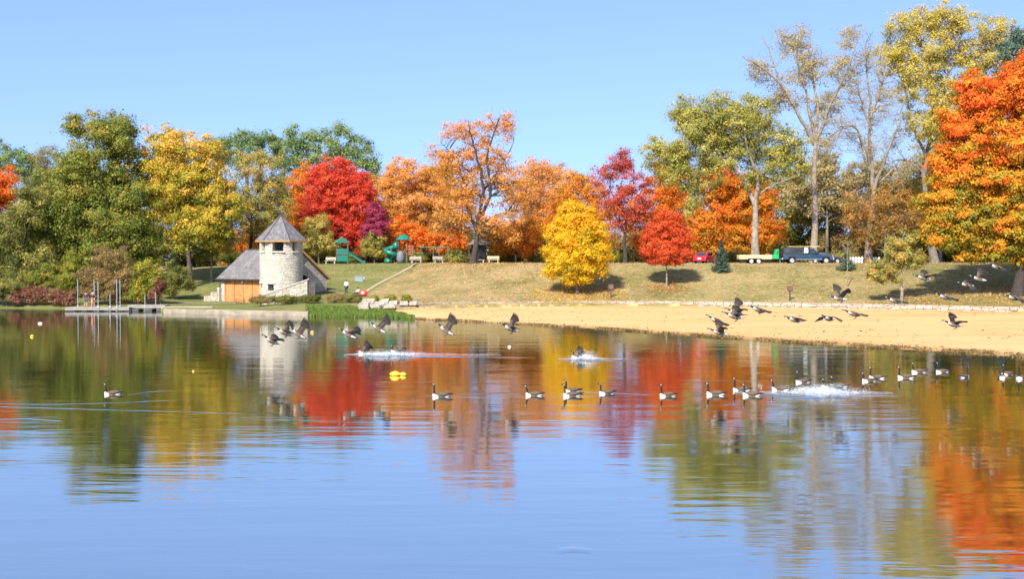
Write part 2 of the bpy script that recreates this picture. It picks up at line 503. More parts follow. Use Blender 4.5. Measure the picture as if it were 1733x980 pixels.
def water_material():
    m, nt, out = nodes('lake_water')
    tc = nt.nodes.new("ShaderNodeTexCoord")
    def noise(sx, sy, detail, rough=.5, rot=0.0):
        mp = nt.nodes.new("ShaderNodeMapping"); mp.inputs['Scale'].default_value = (sx, sy, 1); mp.inputs['Rotation'].default_value = (0, 0, rot)
        n = nt.nodes.new("ShaderNodeTexNoise"); n.inputs['Scale'].default_value = 1.0; n.inputs['Detail'].default_value = detail; n.inputs['Roughness'].default_value = rough
        nt.links.new(tc.outputs['Object'], mp.inputs[0]); nt.links.new(mp.outputs[0], n.inputs['Vector'])
        return n
    a = noise(0.5, 2.4, 2.0, .5, 0.06)
    b = noise(0.12, 0.55, 2.0, .5, -0.05)
    c = noise(0.05, 0.12, 3.0)                     # calm and ruffled patches
    h1 = nt.nodes.new("ShaderNodeMath"); h1.operation = 'MULTIPLY'; h1.inputs[1].default_value = 0.0075
    h2 = nt.nodes.new("ShaderNodeMath"); h2.operation = 'MULTIPLY'; h2.inputs[1].default_value = 0.016
    pr = nt.nodes.new("ShaderNodeMapRange"); pr.inputs['From Min'].default_value = .35; pr.inputs['From Max'].default_value = .65
    pr.inputs['To Min'].default_value = 0.35; pr.inputs['To Max'].default_value = 1.3
    nt.links.new(c.outputs['Fac'], pr.inputs[0])
    h3 = nt.nodes.new("ShaderNodeMath"); h3.operation = 'MULTIPLY'
    nt.links.new(a.outputs['Fac'], h1.inputs[0]); nt.links.new(h1.outputs[0], h3.inputs[0]); nt.links.new(pr.outputs[0], h3.inputs[1])
    nt.links.new(b.outputs['Fac'], h2.inputs[0])
    ad = nt.nodes.new("ShaderNodeMath"); ad.operation = 'ADD'
    nt.links.new(h3.outputs[0], ad.inputs[0]); nt.links.new(h2.outputs[0], ad.inputs[1])
    bp = nt.nodes.new("ShaderNodeBump"); bp.inputs['Strength'].default_value = 1.0; bp.inputs['Distance'].default_value = 1.0
    nt.links.new(ad.outputs[0], bp.inputs['Height'])
    g = nt.nodes.new("ShaderNodeBsdfGlossy"); g.distribution = 'BECKMANN'; g.inputs['Roughness'].default_value = 0.065; g.inputs['Color'].default_value = (.94, .95, .96, 1)
    d = nt.nodes.new("ShaderNodeBsdfDiffuse"); d.inputs['Color'].default_value = (.03, .036, .012, 1)
    f = nt.nodes.new("ShaderNodeFresnel"); f.inputs['IOR'].default_value = 3.4
    mx = nt.nodes.new("ShaderNodeMixShader")
    nt.links.new(bp.outputs[0], g.inputs['Normal'])
    fr = nt.nodes.new("ShaderNodeMapRange"); fr.inputs['From Min'].default_value = 0.3; fr.inputs['To Min'].default_value = 0.76; fr.inputs['To Max'].default_value = 0.86
    nt.links.new(f.outputs[0], fr.inputs[0])
    nt.links.new(fr.outputs[0], mx.inputs[0]); nt.links.new(d.outputs[0], mx.inputs[1]); nt.links.new(g.outputs[0], mx.inputs[2])
    nt.links.new(mx.outputs[0], out.inputs[0])
    return m
WATER = water_material()
mb = MB(); mb.add([(-160, -60, 0), (160, -60, 0), (160, 165, 0), (-160, 165, 0)], [(0, 1, 2, 3)])
lake = mb.build('lake_water', WATER); tag(lake, kind='structure')

# ------------------------------------------------------------------ trees
BARK = {
    'grey': plain('bark grey', (.17, .14, .115), .95, .4, 5, .06),
    'pale': plain('bark pale', (.235, .195, .145), .95, .35, 2.5, .08),
    'dark': plain('bark dark', (.045, .036, .03), .95, .4, 5, .05),
    'brown': plain('bark brown', (.10, .075, .055), .95, .4, 5, .05),
}
PAL = {
    'green': [(.045, .065, .010), (.105, .135, .018), (.175, .195, .028), (.25, .235, .036), (.34, .23, .035)],
    'olive': [(.09, .10, .02), (.17, .17, .035), (.26, .24, .055), (.38, .30, .065), (.46, .31, .08)],
    'hazed_green': [(.09, .135, .04), (.14, .20, .06), (.20, .26, .08), (.27, .31, .11)],  # leaf green lightened: the haze over distant trees is put into the colour
    'gold': [(.16, .18, .02), (.33, .29, .03), (.52, .36, .035), (.60, .38, .06), (.62, .36, .11)],
    'yellow': [(.26, .24, .015), (.55, .38, .012), (.68, .40, .012), (.72, .36, .012), (.70, .28, .012)],
    'orange': [(.34, .20, .02), (.55, .23, .02), (.60, .18, .015), (.62, .14, .014), (.58, .09, .012)],
    'tawny': [(.34, .19, .04), (.52, .25, .045), (.60, .26, .05), (.62, .30, .09), (.56, .34, .18)],
    'umber': [(.10, .10, .02), (.22, .15, .035), (.34, .18, .04), (.42, .20, .045), (.36, .26, .06)],
    'red': [(.34, .035, .015), (.50, .045, .022), (.60, .065, .028), (.62, .12, .03), (.62, .18, .035)],
    'purple': [(.16, .022, .05), (.27, .03, .075), (.34, .045, .09), (.40, .07, .09)],
    'wine': [(.26, .04, .035), (.38, .06, .042), (.45, .08, .045), (.54, .15, .04), (.60, .25, .03)],
    'coral': [(.40, .045, .014), (.51, .075, .018), (.57, .10, .024), (.58, .13, .04)],
    'maple': [(.07, .10, .012), (.24, .22, .02), (.52, .28, .02), (.62, .18, .014), (.60, .105, .012)],
    'cotton': [(.11, .125, .025), (.23, .225, .045), (.36, .325, .065), (.46, .40, .10)],
    'pale': [(.26, .21, .085), (.36, .28, .11), (.42, .33, .15), (.33, .30, .13)],
    'lemon': [(.26, .24, .05), (.40, .33, .055), (.50, .39, .075), (.46, .37, .13)],
    'brush': [(.20, .12, .06), (.27, .19, .07), (.34, .24, .08), (.24, .20, .05), (.36, .16, .08)],
    'maroon': [(.12, .04, .03), (.20, .07, .045), (.26, .13, .07), (.20, .17, .05)],
    'spruce': [(.03, .06, .035), (.055, .10, .06), (.09, .14, .095)],
    'lush': [(.06, .11, .015), (.12, .19, .03), (.18, .25, .045), (.27, .28, .08)],
    'litter': [(.28, .13, .04), (.42, .24, .09), (.55, .34, .13), (.50, .18, .03), (.6, .42, .18)],
}
DENS, LEAFK, LEAFS = 1.2, 2.1, .58
def LM(p, trans=0.42):
    k = 1.0 if p in ('litter', 'spruce', 'brush', 'lush') else 1.2
    return leaf_mat('leaves ' + p, [tuple(min(.78, v * k) for v in c) for c in PAL[p]], trans)
def norm(a):
    return a / np.maximum(np.linalg.norm(a, axis=-1, keepdims=True), 1e-9)
def leaf_object(name, P, N, S, T, mat, parent=None, slim=0.34):
    n = len(P)
    rv = rng.normal(size=(n, 3))
    t = norm(np.cross(N, rv)); b = np.cross(N, t)
    S = S[:, None]
    V = np.empty((n, 4, 3), np.float32)
    V[:, 0] = P - t * S * .5
    V[:, 1] = P + b * S * slim + N * S * .10 + t * S * .05
    V[:, 2] = P + t * S * .5
    V[:, 3] = P - b * S * slim + N * S * .10 + t * S * .05
    me = bpy.data.meshes.new(name)
    me.vertices.add(n * 4); me.vertices.foreach_set('co', V.ravel())
    me.loops.add(n * 4); me.loops.foreach_set('vertex_index', np.arange(n * 4, dtype=np.int32))
    me.polygons.add(n); me.polygons.foreach_set('loop_start', np.arange(0, n * 4, 4, dtype=np.int32))
    me.update(calc_edges=True)
    a = me.attributes.new('tint', 'FLOAT', 'FACE')
    a.data.foreach_set('value', np.clip(T, 0, 1).astype(np.float32))
    me.materials.append(mat)
    o = bpy.data.objects.new(name, me); col.objects.link(o)
    if parent: o.parent = parent
    return o
def bez(a, b, c, n):
    t = np.linspace(0, 1, n)[:, None]
    return (1 - t) ** 2 * a + 2 * t * (1 - t) * b + t * t * c
class Wood:
    def __init__(s):
        s.V = []; s.F = []; s.o = 0
    def tube(s, pts, rad, n=6):
        pts = np.asarray(pts, float); k = len(pts)
        t = norm(np.gradient(pts, axis=0))
        a = np.cross(t, np.array([0.31, 0.87, 0.39])); a = norm(a); b = np.cross(t, a)
        q = np.arange(n) * 2 * PI / n
        rad = np.asarray(rad)[:, None, None]
        V = pts[:, None, :] + (a[:, None, :] * np.cos(q)[None, :, None] + b[:, None, :] * np.sin(q)[None, :, None]) * rad
        s.V.append(V.reshape(-1, 3))
        i, j = np.meshgrid(np.arange(k - 1), np.arange(n), indexing='ij')
        F = np.stack([i * n + j, (i + 1) * n + j, (i + 1) * n + (j + 1) % n, i * n + (j + 1) % n], -1).reshape(-1, 4) + s.o
        s.F.append(F); s.o += k * n
    def build(s, name, mat, parent):
        V = np.concatenate(s.V); F = np.concatenate(s.F)
        me = bpy.data.meshes.new(name)
        me.vertices.add(len(V)); me.vertices.foreach_set('co', V.astype(np.float32).ravel())
        me.loops.add(len(F) * 4); me.loops.foreach_set('vertex_index', F.astype(np.int32).ravel())
        me.polygons.add(len(F)); me.polygons.foreach_set('loop_start', np.arange(0, len(F) * 4, 4, dtype=np.int32))
        me.update(calc_edges=True)
        me.polygons.foreach_set('use_smooth', [True] * len(F))
        me.materials.append(mat)
        o = bpy.data.objects.new(name, me); col.objects.link(o); o.parent = parent
        return o
def wiggle(pts, amp):
    pts = np.array(pts, float)
    k = len(pts)
    w = rng.normal(size=(k, 3)) * amp
    w[0] = 0; w[-1] *= .3
    return pts + w
def densify(pts, m=4):
    """smooth polyline through control points"""
    pts = np.asarray(pts, float)
    if len(pts) < 3:
        t = np.linspace(0, 1, m * 2)[:, None]
        return pts[0] * (1 - t) + pts[-1] * t
    e = np.vstack([2 * pts[0] - pts[1], pts, 2 * pts[-1] - pts[-2]])
    out = []
    for i in range(1, len(e) - 2):
        for t in np.linspace(0, 1, m, endpoint=False):
            p0, p1, p2, p3 = e[i - 1], e[i], e[i + 1], e[i + 2]
            out.append(.5 * (2 * p1 + (p2 - p0) * t + (2 * p0 - 5 * p1 + 4 * p2 - p3) * t * t + (3 * p1 - p0 - 3 * p2 + p3) * t ** 3))
    out.append(pts[-1])
    return np.array(out)

def tree(name, label, d, base, lobes, pal, fork=None, bark='brown', r0=0.35, dens=1.0, leaf=0.30, clump=1.0, cl_leaves=38,
         twigs=0.35, limbs=None, tgrad=0.0, t0=0.5, tvar=0.16, flat=0.7, cat='tree', group=None, shell=2.4, depth=0.9, twiglets=0, trans=0.42, crown='crown', trunk='trunk', sink=0.3):
    """base: picture column of the trunk foot (on the ground at distance d); lobes: (px, py, rx, ry[, depth shift m]) ; limbs: polylines of picture points"""
    b = G(base, d)
    root = thing(name, label, cat, b, 0, group)
    org = np.array(b)
    s = d / FPX
    wood = Wood()
    L = []
    for lb in lobes:
        dd = lb[4] if len(lb) > 4 else 0.0
        c = np.array(W(lb[0], lb[1], d)); c[1] += dd
        L.append((c, np.array([lb[2] * s, min(lb[2], lb[3]) * s * depth, lb[3] * s])))
    # clump centres
    CC = []; CL = []
    for li, (c, r) in enumerate(L):
        area = PI * r[0] * r[2]
        n = max(5, int(area * 1.15 * dens * DENS / clump ** 2))
        v = norm(rng.normal(size=(n, 3)))
        rad = rng.random(n) ** (1 / shell) * rng.uniform(0.78, 1.13, n)
        CC.append(c + v * r * rad[:, None]); CL += [li] * n
    CC = np.concatenate(CC); CL = np.array(CL)
    gz = org[2] + 0.25
    CC[:, 2] = np.maximum(CC[:, 2], gz + rng.random(len(CC)) * .5)
    zmin, zmax = CC[:, 2].min(), CC[:, 2].max()
    # wood
    if fork is None:
        low = min(c[2] - r[2] * .4 for c, r in L)
        fk = np.array([np.mean([c[0] for c, r in L]) * .4 + org[0] * .6, d, max(low, org[2] + 0.6)])
    else:
        fk = np.array(W(fork[0], fork[1], d))
    foot = org.copy(); foot[2] -= sink
    tr = densify(wiggle([foot, foot * .62 + fk * .38, foot * .3 + fk * .7, fk], r0 * .25), 4)
    k = len(tr); tt = np.linspace(0, 1, k)
    rr = r0 * (1 - .42 * tt) * (1 + .55 * np.exp(-tt * 9))
    wood.tube(tr, rr, 9)
    anchors = [(tr[i], rr[i]) for i in range(k // 2, k)]
    if limbs:
        for lm in limbs:
            dz = rng.uniform(-1, 1)
            q = [np.array(W(p[0], p[1], d)) for p in lm[1:]]
            for i, p in enumerate(q):
                p[1] += dz * i * 1.3
            q = densify(q, 4); kk = len(q)
            q[1:-1] += rng.normal(size=(kk - 2, 3)) * .08
            ra = np.linspace(lm[0], max(.03, lm[0] * .22), kk)
            wood.tube(q, ra, 7)
            anchors += [(q[i], ra[i]) for i in range(1, kk)]
    else:
        for c, r in L:
            tip = c + np.array([0, 0, r[2] * .45])
            mid = fk * .45 + tip * .55 + np.array([(tip[0] - fk[0]) * .22, 0, -abs(tip[0] - fk[0]) * .05])
            q = wiggle(bez(fk, mid, tip, 8), .18)
            ra = np.linspace(r0 * .55 / max(1, len(L)) ** .25, .04, 8)
            wood.tube(q, ra, 6)
            anchors += [(q[i], ra[i]) for i in range(1, 8)]
    AP = np.array([a[0] for a in anchors]); AR = np.array([a[1] for a in anchors])
    sel = rng.random(len(CC)) < twigs
    for c in CC[sel]:
        dv = c - AP
        dist = np.linalg.norm(dv, axis=1) + np.maximum(0, -dv[:, 2]) * 1.5
        i = int(np.argmin(dist * rng.uniform(.85, 1.25, len(dist))))
        a = AP[i]; ln = np.linalg.norm(c - a)
        if ln < .3: continue
        mid = (a + c) / 2 + rng.normal(size=3) * ln * .10 + np.array([0, 0, ln * .06])
        r1 = min(AR[i] * .6, .02 + ln * .016)
        wood.tube(wiggle(bez(a, mid, c, 6), ln * .015), np.linspace(r1, .018, 6), 5)
        for _ in range(twiglets):
            t = rng.uniform(.35, 1); p = a * (1 - t) + c * t + (mid - (a + c) / 2) * 2 * t * (1 - t)
            od = p - fk; od[2] = 0; od = od / max(1e-3, np.linalg.norm(od))
            e = p + norm(rng.normal(size=3) * .55 + od * .45 + (c - a) / ln * .5 + np.array([0, 0, .55])) * rng.uniform(.7, 2.1)
            m2 = (p + e) / 2 + rng.normal(size=3) * .07 + np.array([0, 0, -.05])
            wood.tube(np.array([p, m2, e]), [.016, .011, .005], 3)
    for arr in wood.V: arr -= org
    wood.build(trunk, BARK[bark], root)
    # leaves
    n = len(CC)
    lk = (leaf / (leaf * LEAFS)) ** 2
    leaf = leaf * LEAFS
    cnt = rng.poisson(cl_leaves * LEAFK * lk * .8 * rng.uniform(.5, 1.5, n))
    idx = np.repeat(np.arange(n), cnt)
    m = len(idx)
    cr = clump * rng.uniform(.55, 1.0, n)
    off = rng.normal(size=(m, 3)) * np.array([.62, .62, .62 * flat]) * cr[idx][:, None] * .92
    P = CC[idx] + off
    P[:, 2] = np.maximum(P[:, 2], gz - .1)
    LC = np.array([c for c, r in L]); LR = np.array([r for c, r in L])
    outw = norm((P - LC[CL[idx]]) / LR[CL[idx]] ** 1.0)
    N = norm(outw * .40 + norm(off) * .75 + np.array([0, 0, .25]) + rng.normal(size=(m, 3)) * .36)
    S = leaf * rng.lognormal(-.06, .38, m)
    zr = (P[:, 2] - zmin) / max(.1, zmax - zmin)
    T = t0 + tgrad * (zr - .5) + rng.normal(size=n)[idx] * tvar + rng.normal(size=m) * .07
    leaf_object(crown, P - org, N, S, T, LM(pal, trans), root)
    return root
BG = 'trees of the wood behind the park'

# left wood
tree('broadleaf_tree', 'tallest dark green tree standing left of the stone tower', 156, 178,
     [(188, 232, 50, 52), (150, 300, 66, 70), (215, 320, 42, 100), (100, 350, 62, 75), (178, 385, 75, 75), (228, 410, 42, 60), (75, 420, 50, 60), (150, 440, 70, 50), (126, 218, 22, 24)],
     'green', fork=(178, 400), bark='grey', r0=.5, dens=1.5, leaf=.34, clump=1.15, cl_leaves=46, t0=.54, tvar=.18, tgrad=.15, shell=2.2)
tree('broadleaf_tree', 'olive green leaning tree at the left edge of the picture', 152, 22,
     [(12, 400, 45, 55), (48, 350, 40, 45), (15, 455, 45, 40), (70, 440, 34, 38), (-40, 390, 50, 70)], 'olive', bark='brown', r0=.28, dens=1.1, cl_leaves=40, t0=.3, tvar=.22)
tree('broadleaf_tree', 'bright orange tree half cut off by the left edge', 166, 0,
     [(6, 312, 28, 32), (-40, 350, 50, 60), (8, 335, 24, 22)], 'orange', r0=.25, dens=1.4, t0=.75, tvar=.12)
tree('broadleaf_tree', 'pale green tree top behind the orange tree at the left edge', 188, 12, [(18, 265, 34, 32), (-25, 275, 40, 40), (60, 290, 36, 40)], 'hazed_green', r0=.3, dens=1.0, t0=.5, group=BG)
tree('broadleaf_tree', 'thin mauve brown tree top showing left of the tall green tree', 182, 78, [(78, 262, 30, 30), (70, 300, 34, 40)], 'brush', r0=.25, dens=.7, cl_leaves=22, leaf=.24, t0=.5, twigs=.8, group=BG)
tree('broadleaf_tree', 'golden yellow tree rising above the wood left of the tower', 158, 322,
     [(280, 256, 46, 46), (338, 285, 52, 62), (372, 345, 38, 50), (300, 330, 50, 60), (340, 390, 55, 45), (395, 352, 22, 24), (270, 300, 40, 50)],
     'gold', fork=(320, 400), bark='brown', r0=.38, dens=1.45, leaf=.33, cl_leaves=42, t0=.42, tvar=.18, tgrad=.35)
tree('broadleaf_tree', 'low olive tree with pale trunk left of the boathouse roof', 162, 358, [(352, 415, 34, 28), (330, 420, 28, 26), (385, 400, 30, 34)], 'olive', fork=(357, 430), bark='pale', r0=.16, dens=1, t0=.35, leaf=.28)
tree('broadleaf_tree', 'grey olive thin tree behind the boathouse roof', 172, 424,
     [(440, 285, 52, 42), (425, 340, 46, 50), (465, 345, 42, 55), (440, 390, 45, 35)], 'olive', fork=(425, 370), bark='dark', r0=.3, dens=.95, cl_leaves=30, leaf=.27, t0=.55, tvar=.22, twigs=.7, tgrad=.2)
tree('broadleaf_tree', 'orange tree low behind the boathouse roof', 180, 400, [(420, 405, 30, 30), (390, 425, 25, 20), (455, 400, 30, 30), (500, 400, 30, 34)], 'orange', r0=.2, t0=.4, tvar=.15)
tree('broadleaf_tree', 'pale green tall tree far behind the red maple', 235, 560,
     [(500, 242, 55, 26), (560, 238, 60, 28), (600, 262, 40, 36), (520, 275, 70, 36), (622, 285, 24, 26)], 'hazed_green', r0=.5, dens=.9, leaf=.45, clump=1.5, cl_leaves=36, t0=.55, bark='grey', group=BG)
tree('broadleaf_tree', 'pale green round tree far behind the golden tree', 228, 420,
     [(430, 238, 42, 24), (400, 255, 36, 30), (460, 262, 40, 30), (370, 250, 30, 28)], 'hazed_green', r0=.5, dens=.9, leaf=.42, clump=1.4, t0=.45, group=BG)
tree('broadleaf_tree', 'orange tree squeezed between the grey olive tree and red maple', 186, 508,
     [(512, 315, 24, 40), (505, 360, 26, 40), (520, 395, 26, 30)], 'orange', r0=.22, t0=.42, tvar=.14, dens=1.2)
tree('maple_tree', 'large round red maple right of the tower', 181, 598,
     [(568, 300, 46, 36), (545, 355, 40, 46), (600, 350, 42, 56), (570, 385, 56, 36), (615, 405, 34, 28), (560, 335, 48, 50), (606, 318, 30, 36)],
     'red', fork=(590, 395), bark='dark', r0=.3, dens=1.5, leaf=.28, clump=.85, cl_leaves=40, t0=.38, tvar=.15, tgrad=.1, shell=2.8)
tree('broadleaf_tree', 'small purple tree beside the red maple', 178, 637, [(634, 358, 15, 26), (640, 385, 24, 24), (626, 392, 17, 18)], 'purple', r0=.12, dens=1.4, leaf=.24, clump=.65, t0=.6, shell=2.2)
tree('broadleaf_tree', 'small yellow green tree just right of the tower roof', 176, 540, [(538, 385, 22, 26), (545, 412, 30, 22), (525, 415, 22, 22)], 'olive', r0=.14, dens=1.2, leaf=.26, clump=.7, t0=.72, tvar=.15)
tree('broadleaf_tree', 'small olive tree between the two playground towers', 177, 634, [(634, 412, 20, 18), (640, 425, 18, 14), (622, 420, 14, 14)], 'olive', r0=.12, dens=1.2, leaf=.24, clump=.6, t0=.5, tvar=.18)
tree('broadleaf_tree', 'wide orange tree behind the playground', 188, 700,
     [(688, 305, 50, 38), (668, 350, 36, 50), (720, 345, 50, 56), (690, 395, 46, 36), (735, 400, 40, 34)], 'tawny', r0=.32, dens=1.7, leaf=.30, t0=.45, tvar=.16, bark='grey', tgrad=.3, twigs=.5)
tree('broadleaf_tree', 'low deep orange tree right of the playground slide', 178, 716,
     [(705, 405, 34, 22), (745, 410, 40, 20), (680, 385, 24, 22), (770, 405, 28, 22)], 'orange', r0=.18, dens=1.3, leaf=.28, clump=.75, t0=.62, tvar=.2)
tree('broadleaf_tree', 'tall orange brown tree with dark leaning trunk by the benches', 157, 800,
     [(790, 225, 44, 24), (845, 212, 34, 26), (765, 275, 50, 40), (830, 270, 40, 40), (860, 320, 45, 45), (790, 330, 50, 40), (770, 375, 56, 32), (850, 380, 45, 36)],
     'tawny', fork=(808, 375), bark='dark', r0=.42, dens=1.05, leaf=.27, cl_leaves=28, clump=1.0, t0=.42, tvar=.2, tgrad=.35, twigs=.75, twiglets=1, shell=1.9,
     limbs=[(.3, (806, 390), (790, 350), (788, 310), (775, 290)), (.26, (808, 378), (818, 320), (806, 260), (795, 215)), (.26, (812, 375), (830, 320), (824, 270), (845, 205)),
            (.16, (820, 320), (850, 280), (870, 235)), (.16, (812, 380), (850, 360), (880, 355)), (.13, (800, 300), (765, 260), (745, 240)), (.14, (802, 400), (770, 385), (745, 380))])
tree('broadleaf_tree', 'thin tan tree right of the tall orange brown tree', 176, 905,
     [(915, 290, 46, 26), (890, 330, 40, 40), (940, 330, 40, 40), (905, 370, 50, 36)], 'tawny', r0=.25, dens=1.4, cl_leaves=26, leaf=.25, t0=.62, tvar=.16, bark='grey', twigs=.9, twiglets=2, shell=1.8)
tree('broadleaf_tree', 'low amber tree behind the bench on the hill', 166, 872,
     [(865, 400, 38, 30), (895, 410, 30, 28), (840, 410, 28, 26), (910, 385, 30, 26)], 'orange', r0=.2, dens=1.6, t0=.36, tvar=.2, bark='dark')
tree('broadleaf_tree', 'amber orange tree behind the round yellow tree', 172, 980,
     [(985, 325, 40, 30), (960, 370, 40, 40), (1010, 360, 40, 40), (1000, 405, 50, 30)], 'orange', r0=.25, t0=.26, tvar=.14, dens=1.5, bark='grey', cl_leaves=30)
tree('maple_tree', 'wine red tree with spreading dark limbs behind the yellow tree', 160, 1058,
     [(1050, 275, 30, 26), (1028, 300, 30, 28), (1072, 320, 36, 40), (1040, 345, 36, 30), (1085, 360, 26, 26), (1060, 372, 46, 24)],
     'wine', fork=(1058, 395), bark='dark', r0=.3, dens=1.1, leaf=.26, cl_leaves=30, clump=.9, t0=.42, tvar=.2, tgrad=-.25, twigs=.6)
tree('broadleaf_tree', 'orange tree between wine red tree and coral maple', 166, 1095, [(1105, 345, 26, 36), (1120, 320, 26, 30), (1140, 340, 30, 36), (1090, 410, 40, 26)], 'orange', r0=.2, t0=.5, tvar=.16, dens=1.1)
tree('maple_tree', 'round bright yellow tree standing alone on the grassy slope', 134.5, 977,
     [(975, 372, 38, 34), (952, 408, 36, 34), (1000, 405, 34, 36), (945, 445, 28, 28), (1008, 442, 26, 28), (975, 452, 40, 30), (975, 425, 42, 44)],
     'yellow', fork=(977, 460), bark='brown', r0=.2, dens=1.9, leaf=.26, clump=.72, cl_leaves=44, t0=.45, tvar=.17, tgrad=.3, shell=3.2, sink=.2)
tree('maple_tree', 'small coral red maple with slim trunk on the slope', 137.5, 1128,
     [(1128, 378, 24, 22), (1112, 405, 26, 26), (1145, 402, 24, 28), (1128, 425, 40, 24), (1105, 430, 20, 18), (1152, 432, 18, 16)],
     'coral', fork=(1128, 452), bark='pale', r0=.12, dens=2.0, leaf=.24, clump=.62, cl_leaves=44, t0=.5, tvar=.2, shell=2.9, sink=.2)
tree('maple_tree', 'big orange maple behind the green cottonwood trunk', 184, 1240,
     [(1215, 310, 40, 40), (1250, 345, 36, 50), (1205, 380, 40, 44), (1255, 400, 40, 36), (1300, 390, 30, 36), (1180, 400, 26, 30), (1230, 425, 50, 22), (1285, 340, 30, 40)],
     'orange', r0=.3, dens=2.0, t0=.36, tvar=.18, tgrad=.25, bark='dark', leaf=.34)
tree('cottonwood_tree', 'large olive green cottonwood with thick pale trunk by the trailer', 154, 1279,
     [(1225, 195, 55, 42), (1280, 195, 44, 40), (1180, 235, 50, 55), (1160, 185, 28, 28), (1310, 255, 36, 50), (1240, 255, 60, 36), (1120, 260, 36, 42), (1178, 315, 24, 34), (1345, 285, 26, 30), (1205, 290, 34, 30), (1172, 350, 15, 22), (1195, 210, 44, 40), (1250, 220, 60, 50), (1150, 280, 40, 44), (1290, 300, 36, 30), (1340, 265, 30, 44)],
     'cotton', fork=(1278, 335), bark='pale', r0=.55, dens=1.25, leaf=.28, cl_leaves=34, t0=.54, tvar=.24, tgrad=.1, twigs=.4, shell=2.0,
     limbs=[(.34, (1277, 345), (1265, 315), (1240, 280), (1222, 255)), (.32, (1278, 340), (1280, 300), (1262, 260), (1250, 215)), (.28, (1280, 335), (1292, 300), (1310, 270), (1335, 240)),
            (.16, (1284, 330), (1310, 312), (1345, 300)), (.2, (1240, 280), (1200, 250), (1160, 215)), (.15, (1230, 265), (1180, 262), (1130, 265)), (.08, (1222, 258), (1195, 275), (1180, 315), (1172, 355)), (.18, (1270, 280), (1285, 230), (1290, 180))])
tree('cottonwood_tree', 'tallest sparse cottonwood with long pale trunk behind the pickup', 160, 1376,
     [(1340, 70, 36, 40), (1290, 115, 40, 26), (1370, 110, 40, 50), (1420, 110, 40, 40), (1440, 60, 20, 30), (1330, 160, 46, 36), (1395, 180, 40, 40), (1390, 240, 34, 40)],
     'pale', fork=(1381, 235), bark='pale', r0=.46, dens=1.35, leaf=.24, cl_leaves=24, clump=1.2, t0=.45, tvar=.2, twigs=.75, twiglets=4, shell=1.7,
     limbs=[(.28, (1380, 245), (1355, 205), (1325, 155), (1290, 122), (1250, 100)), (.24, (1380, 240), (1366, 170), (1350, 110), (1340, 45)), (.24, (1381, 238), (1383, 170), (1370, 110), (1372, 50)),
            (.26, (1382, 236), (1405, 170), (1425, 125), (1445, 50)), (.13, (1405, 170), (1440, 130), (1465, 120)), (.13, (1382, 260), (1410, 225), (1440, 215)), (.12, (1325, 155), (1300, 80), (1290, 60))])
tree('cottonwood_tree', 'bare grey cottonwood with many upright branches right of the pickup', 158, 1469,
     [(1470, 100, 36, 46), (1440, 150, 36, 50), (1500, 160, 36, 46), (1430, 220, 34, 40), (1505, 240, 40, 40), (1470, 250, 40, 50), (1535, 285, 34, 30), (1480, 180, 40, 60)],
     'pale', fork=(1479, 320), bark='pale', r0=.5, dens=1.4, leaf=.19, cl_leaves=9, clump=1.2, t0=.6, tvar=.2, twigs=.8, twiglets=5, shell=1.6,
     limbs=[(.3, (1479, 325), (1474, 250), (1473, 170), (1468, 70)), (.24, (1480, 320), (1500, 250), (1515, 200), (1520, 150)), (.2, (1476, 290), (1452, 230), (1430, 215), (1405, 220)),
            (.18, (1474, 220), (1452, 160), (1440, 95)), (.18, (1474, 200), (1496, 140), (1505, 90)), (.2, (1484, 310), (1520, 285), (1565, 275)), (.15, (1478, 300), (1460, 260), (1445, 200))])
tree('cottonwood_tree', 'tall pale yellow cottonwood rising behind the big orange maple', 162, 1582,
     [(1545, 45, 55, 34), (1620, 50, 60, 40), (1575, 95, 60, 42), (1650, 110, 50, 50), (1540, 140, 46, 40), (1600, 160, 60, 40), (1690, 70, 40, 46), (1570, 210, 50, 46), (1720, 130, 50, 60), (1515, 90, 34, 40), (1585, 25, 50, 22), (1620, 210, 50, 40)],
     'lemon', fork=(1562, 290), bark='grey', r0=.5, dens=1.35, leaf=.28, cl_leaves=28, t0=.5, tvar=.2, twigs=.7, twiglets=1, shell=1.8, tgrad=.1,
     limbs=[(.3, (1562, 300), (1580, 220), (1590, 150), (1575, 90), (1560, 40)), (.25, (1580, 220), (1620, 150), (1650, 95), (1680, 55)), (.22, (1568, 270), (1545, 200), (1535, 140), (1510, 90)),
            (.18, (1590, 150), (1612, 100), (1620, 40)), (.18, (1600, 200), (1660, 160), (1700, 120)), (.14, (1560, 290), (1530, 270), (1495, 280))])
tree('broadleaf_tree', 'brown and olive tree spreading in front of the bare cottonwood', 150, 1500,
     [(1470, 345, 44, 28), (1510, 335, 40, 30), (1445, 375, 34, 26), (1500, 380, 50, 26), (1545, 360, 36, 36), (1470, 400, 40, 20)],
     'umber', fork=(1498, 400), bark='grey', r0=.25, dens=1.0, leaf=.26, cl_leaves=26, clump=.9, t0=.5, tvar=.18, twigs=.6)
tree('broadleaf_tree', 'small yellow green tree leaning over the stone edging', 124, 1526,
     [(1495, 455, 28, 18), (1480, 470, 18, 16), (1520, 432, 30, 22), (1545, 440, 26, 20), (1530, 405, 30, 20), (1508, 470, 16, 12)],
     'olive', fork=(1526, 462), bark='pale', r0=.17, dens=1.2, leaf=.24, cl_leaves=30, clump=.6, t0=.62, tvar=.2, twigs=.6)
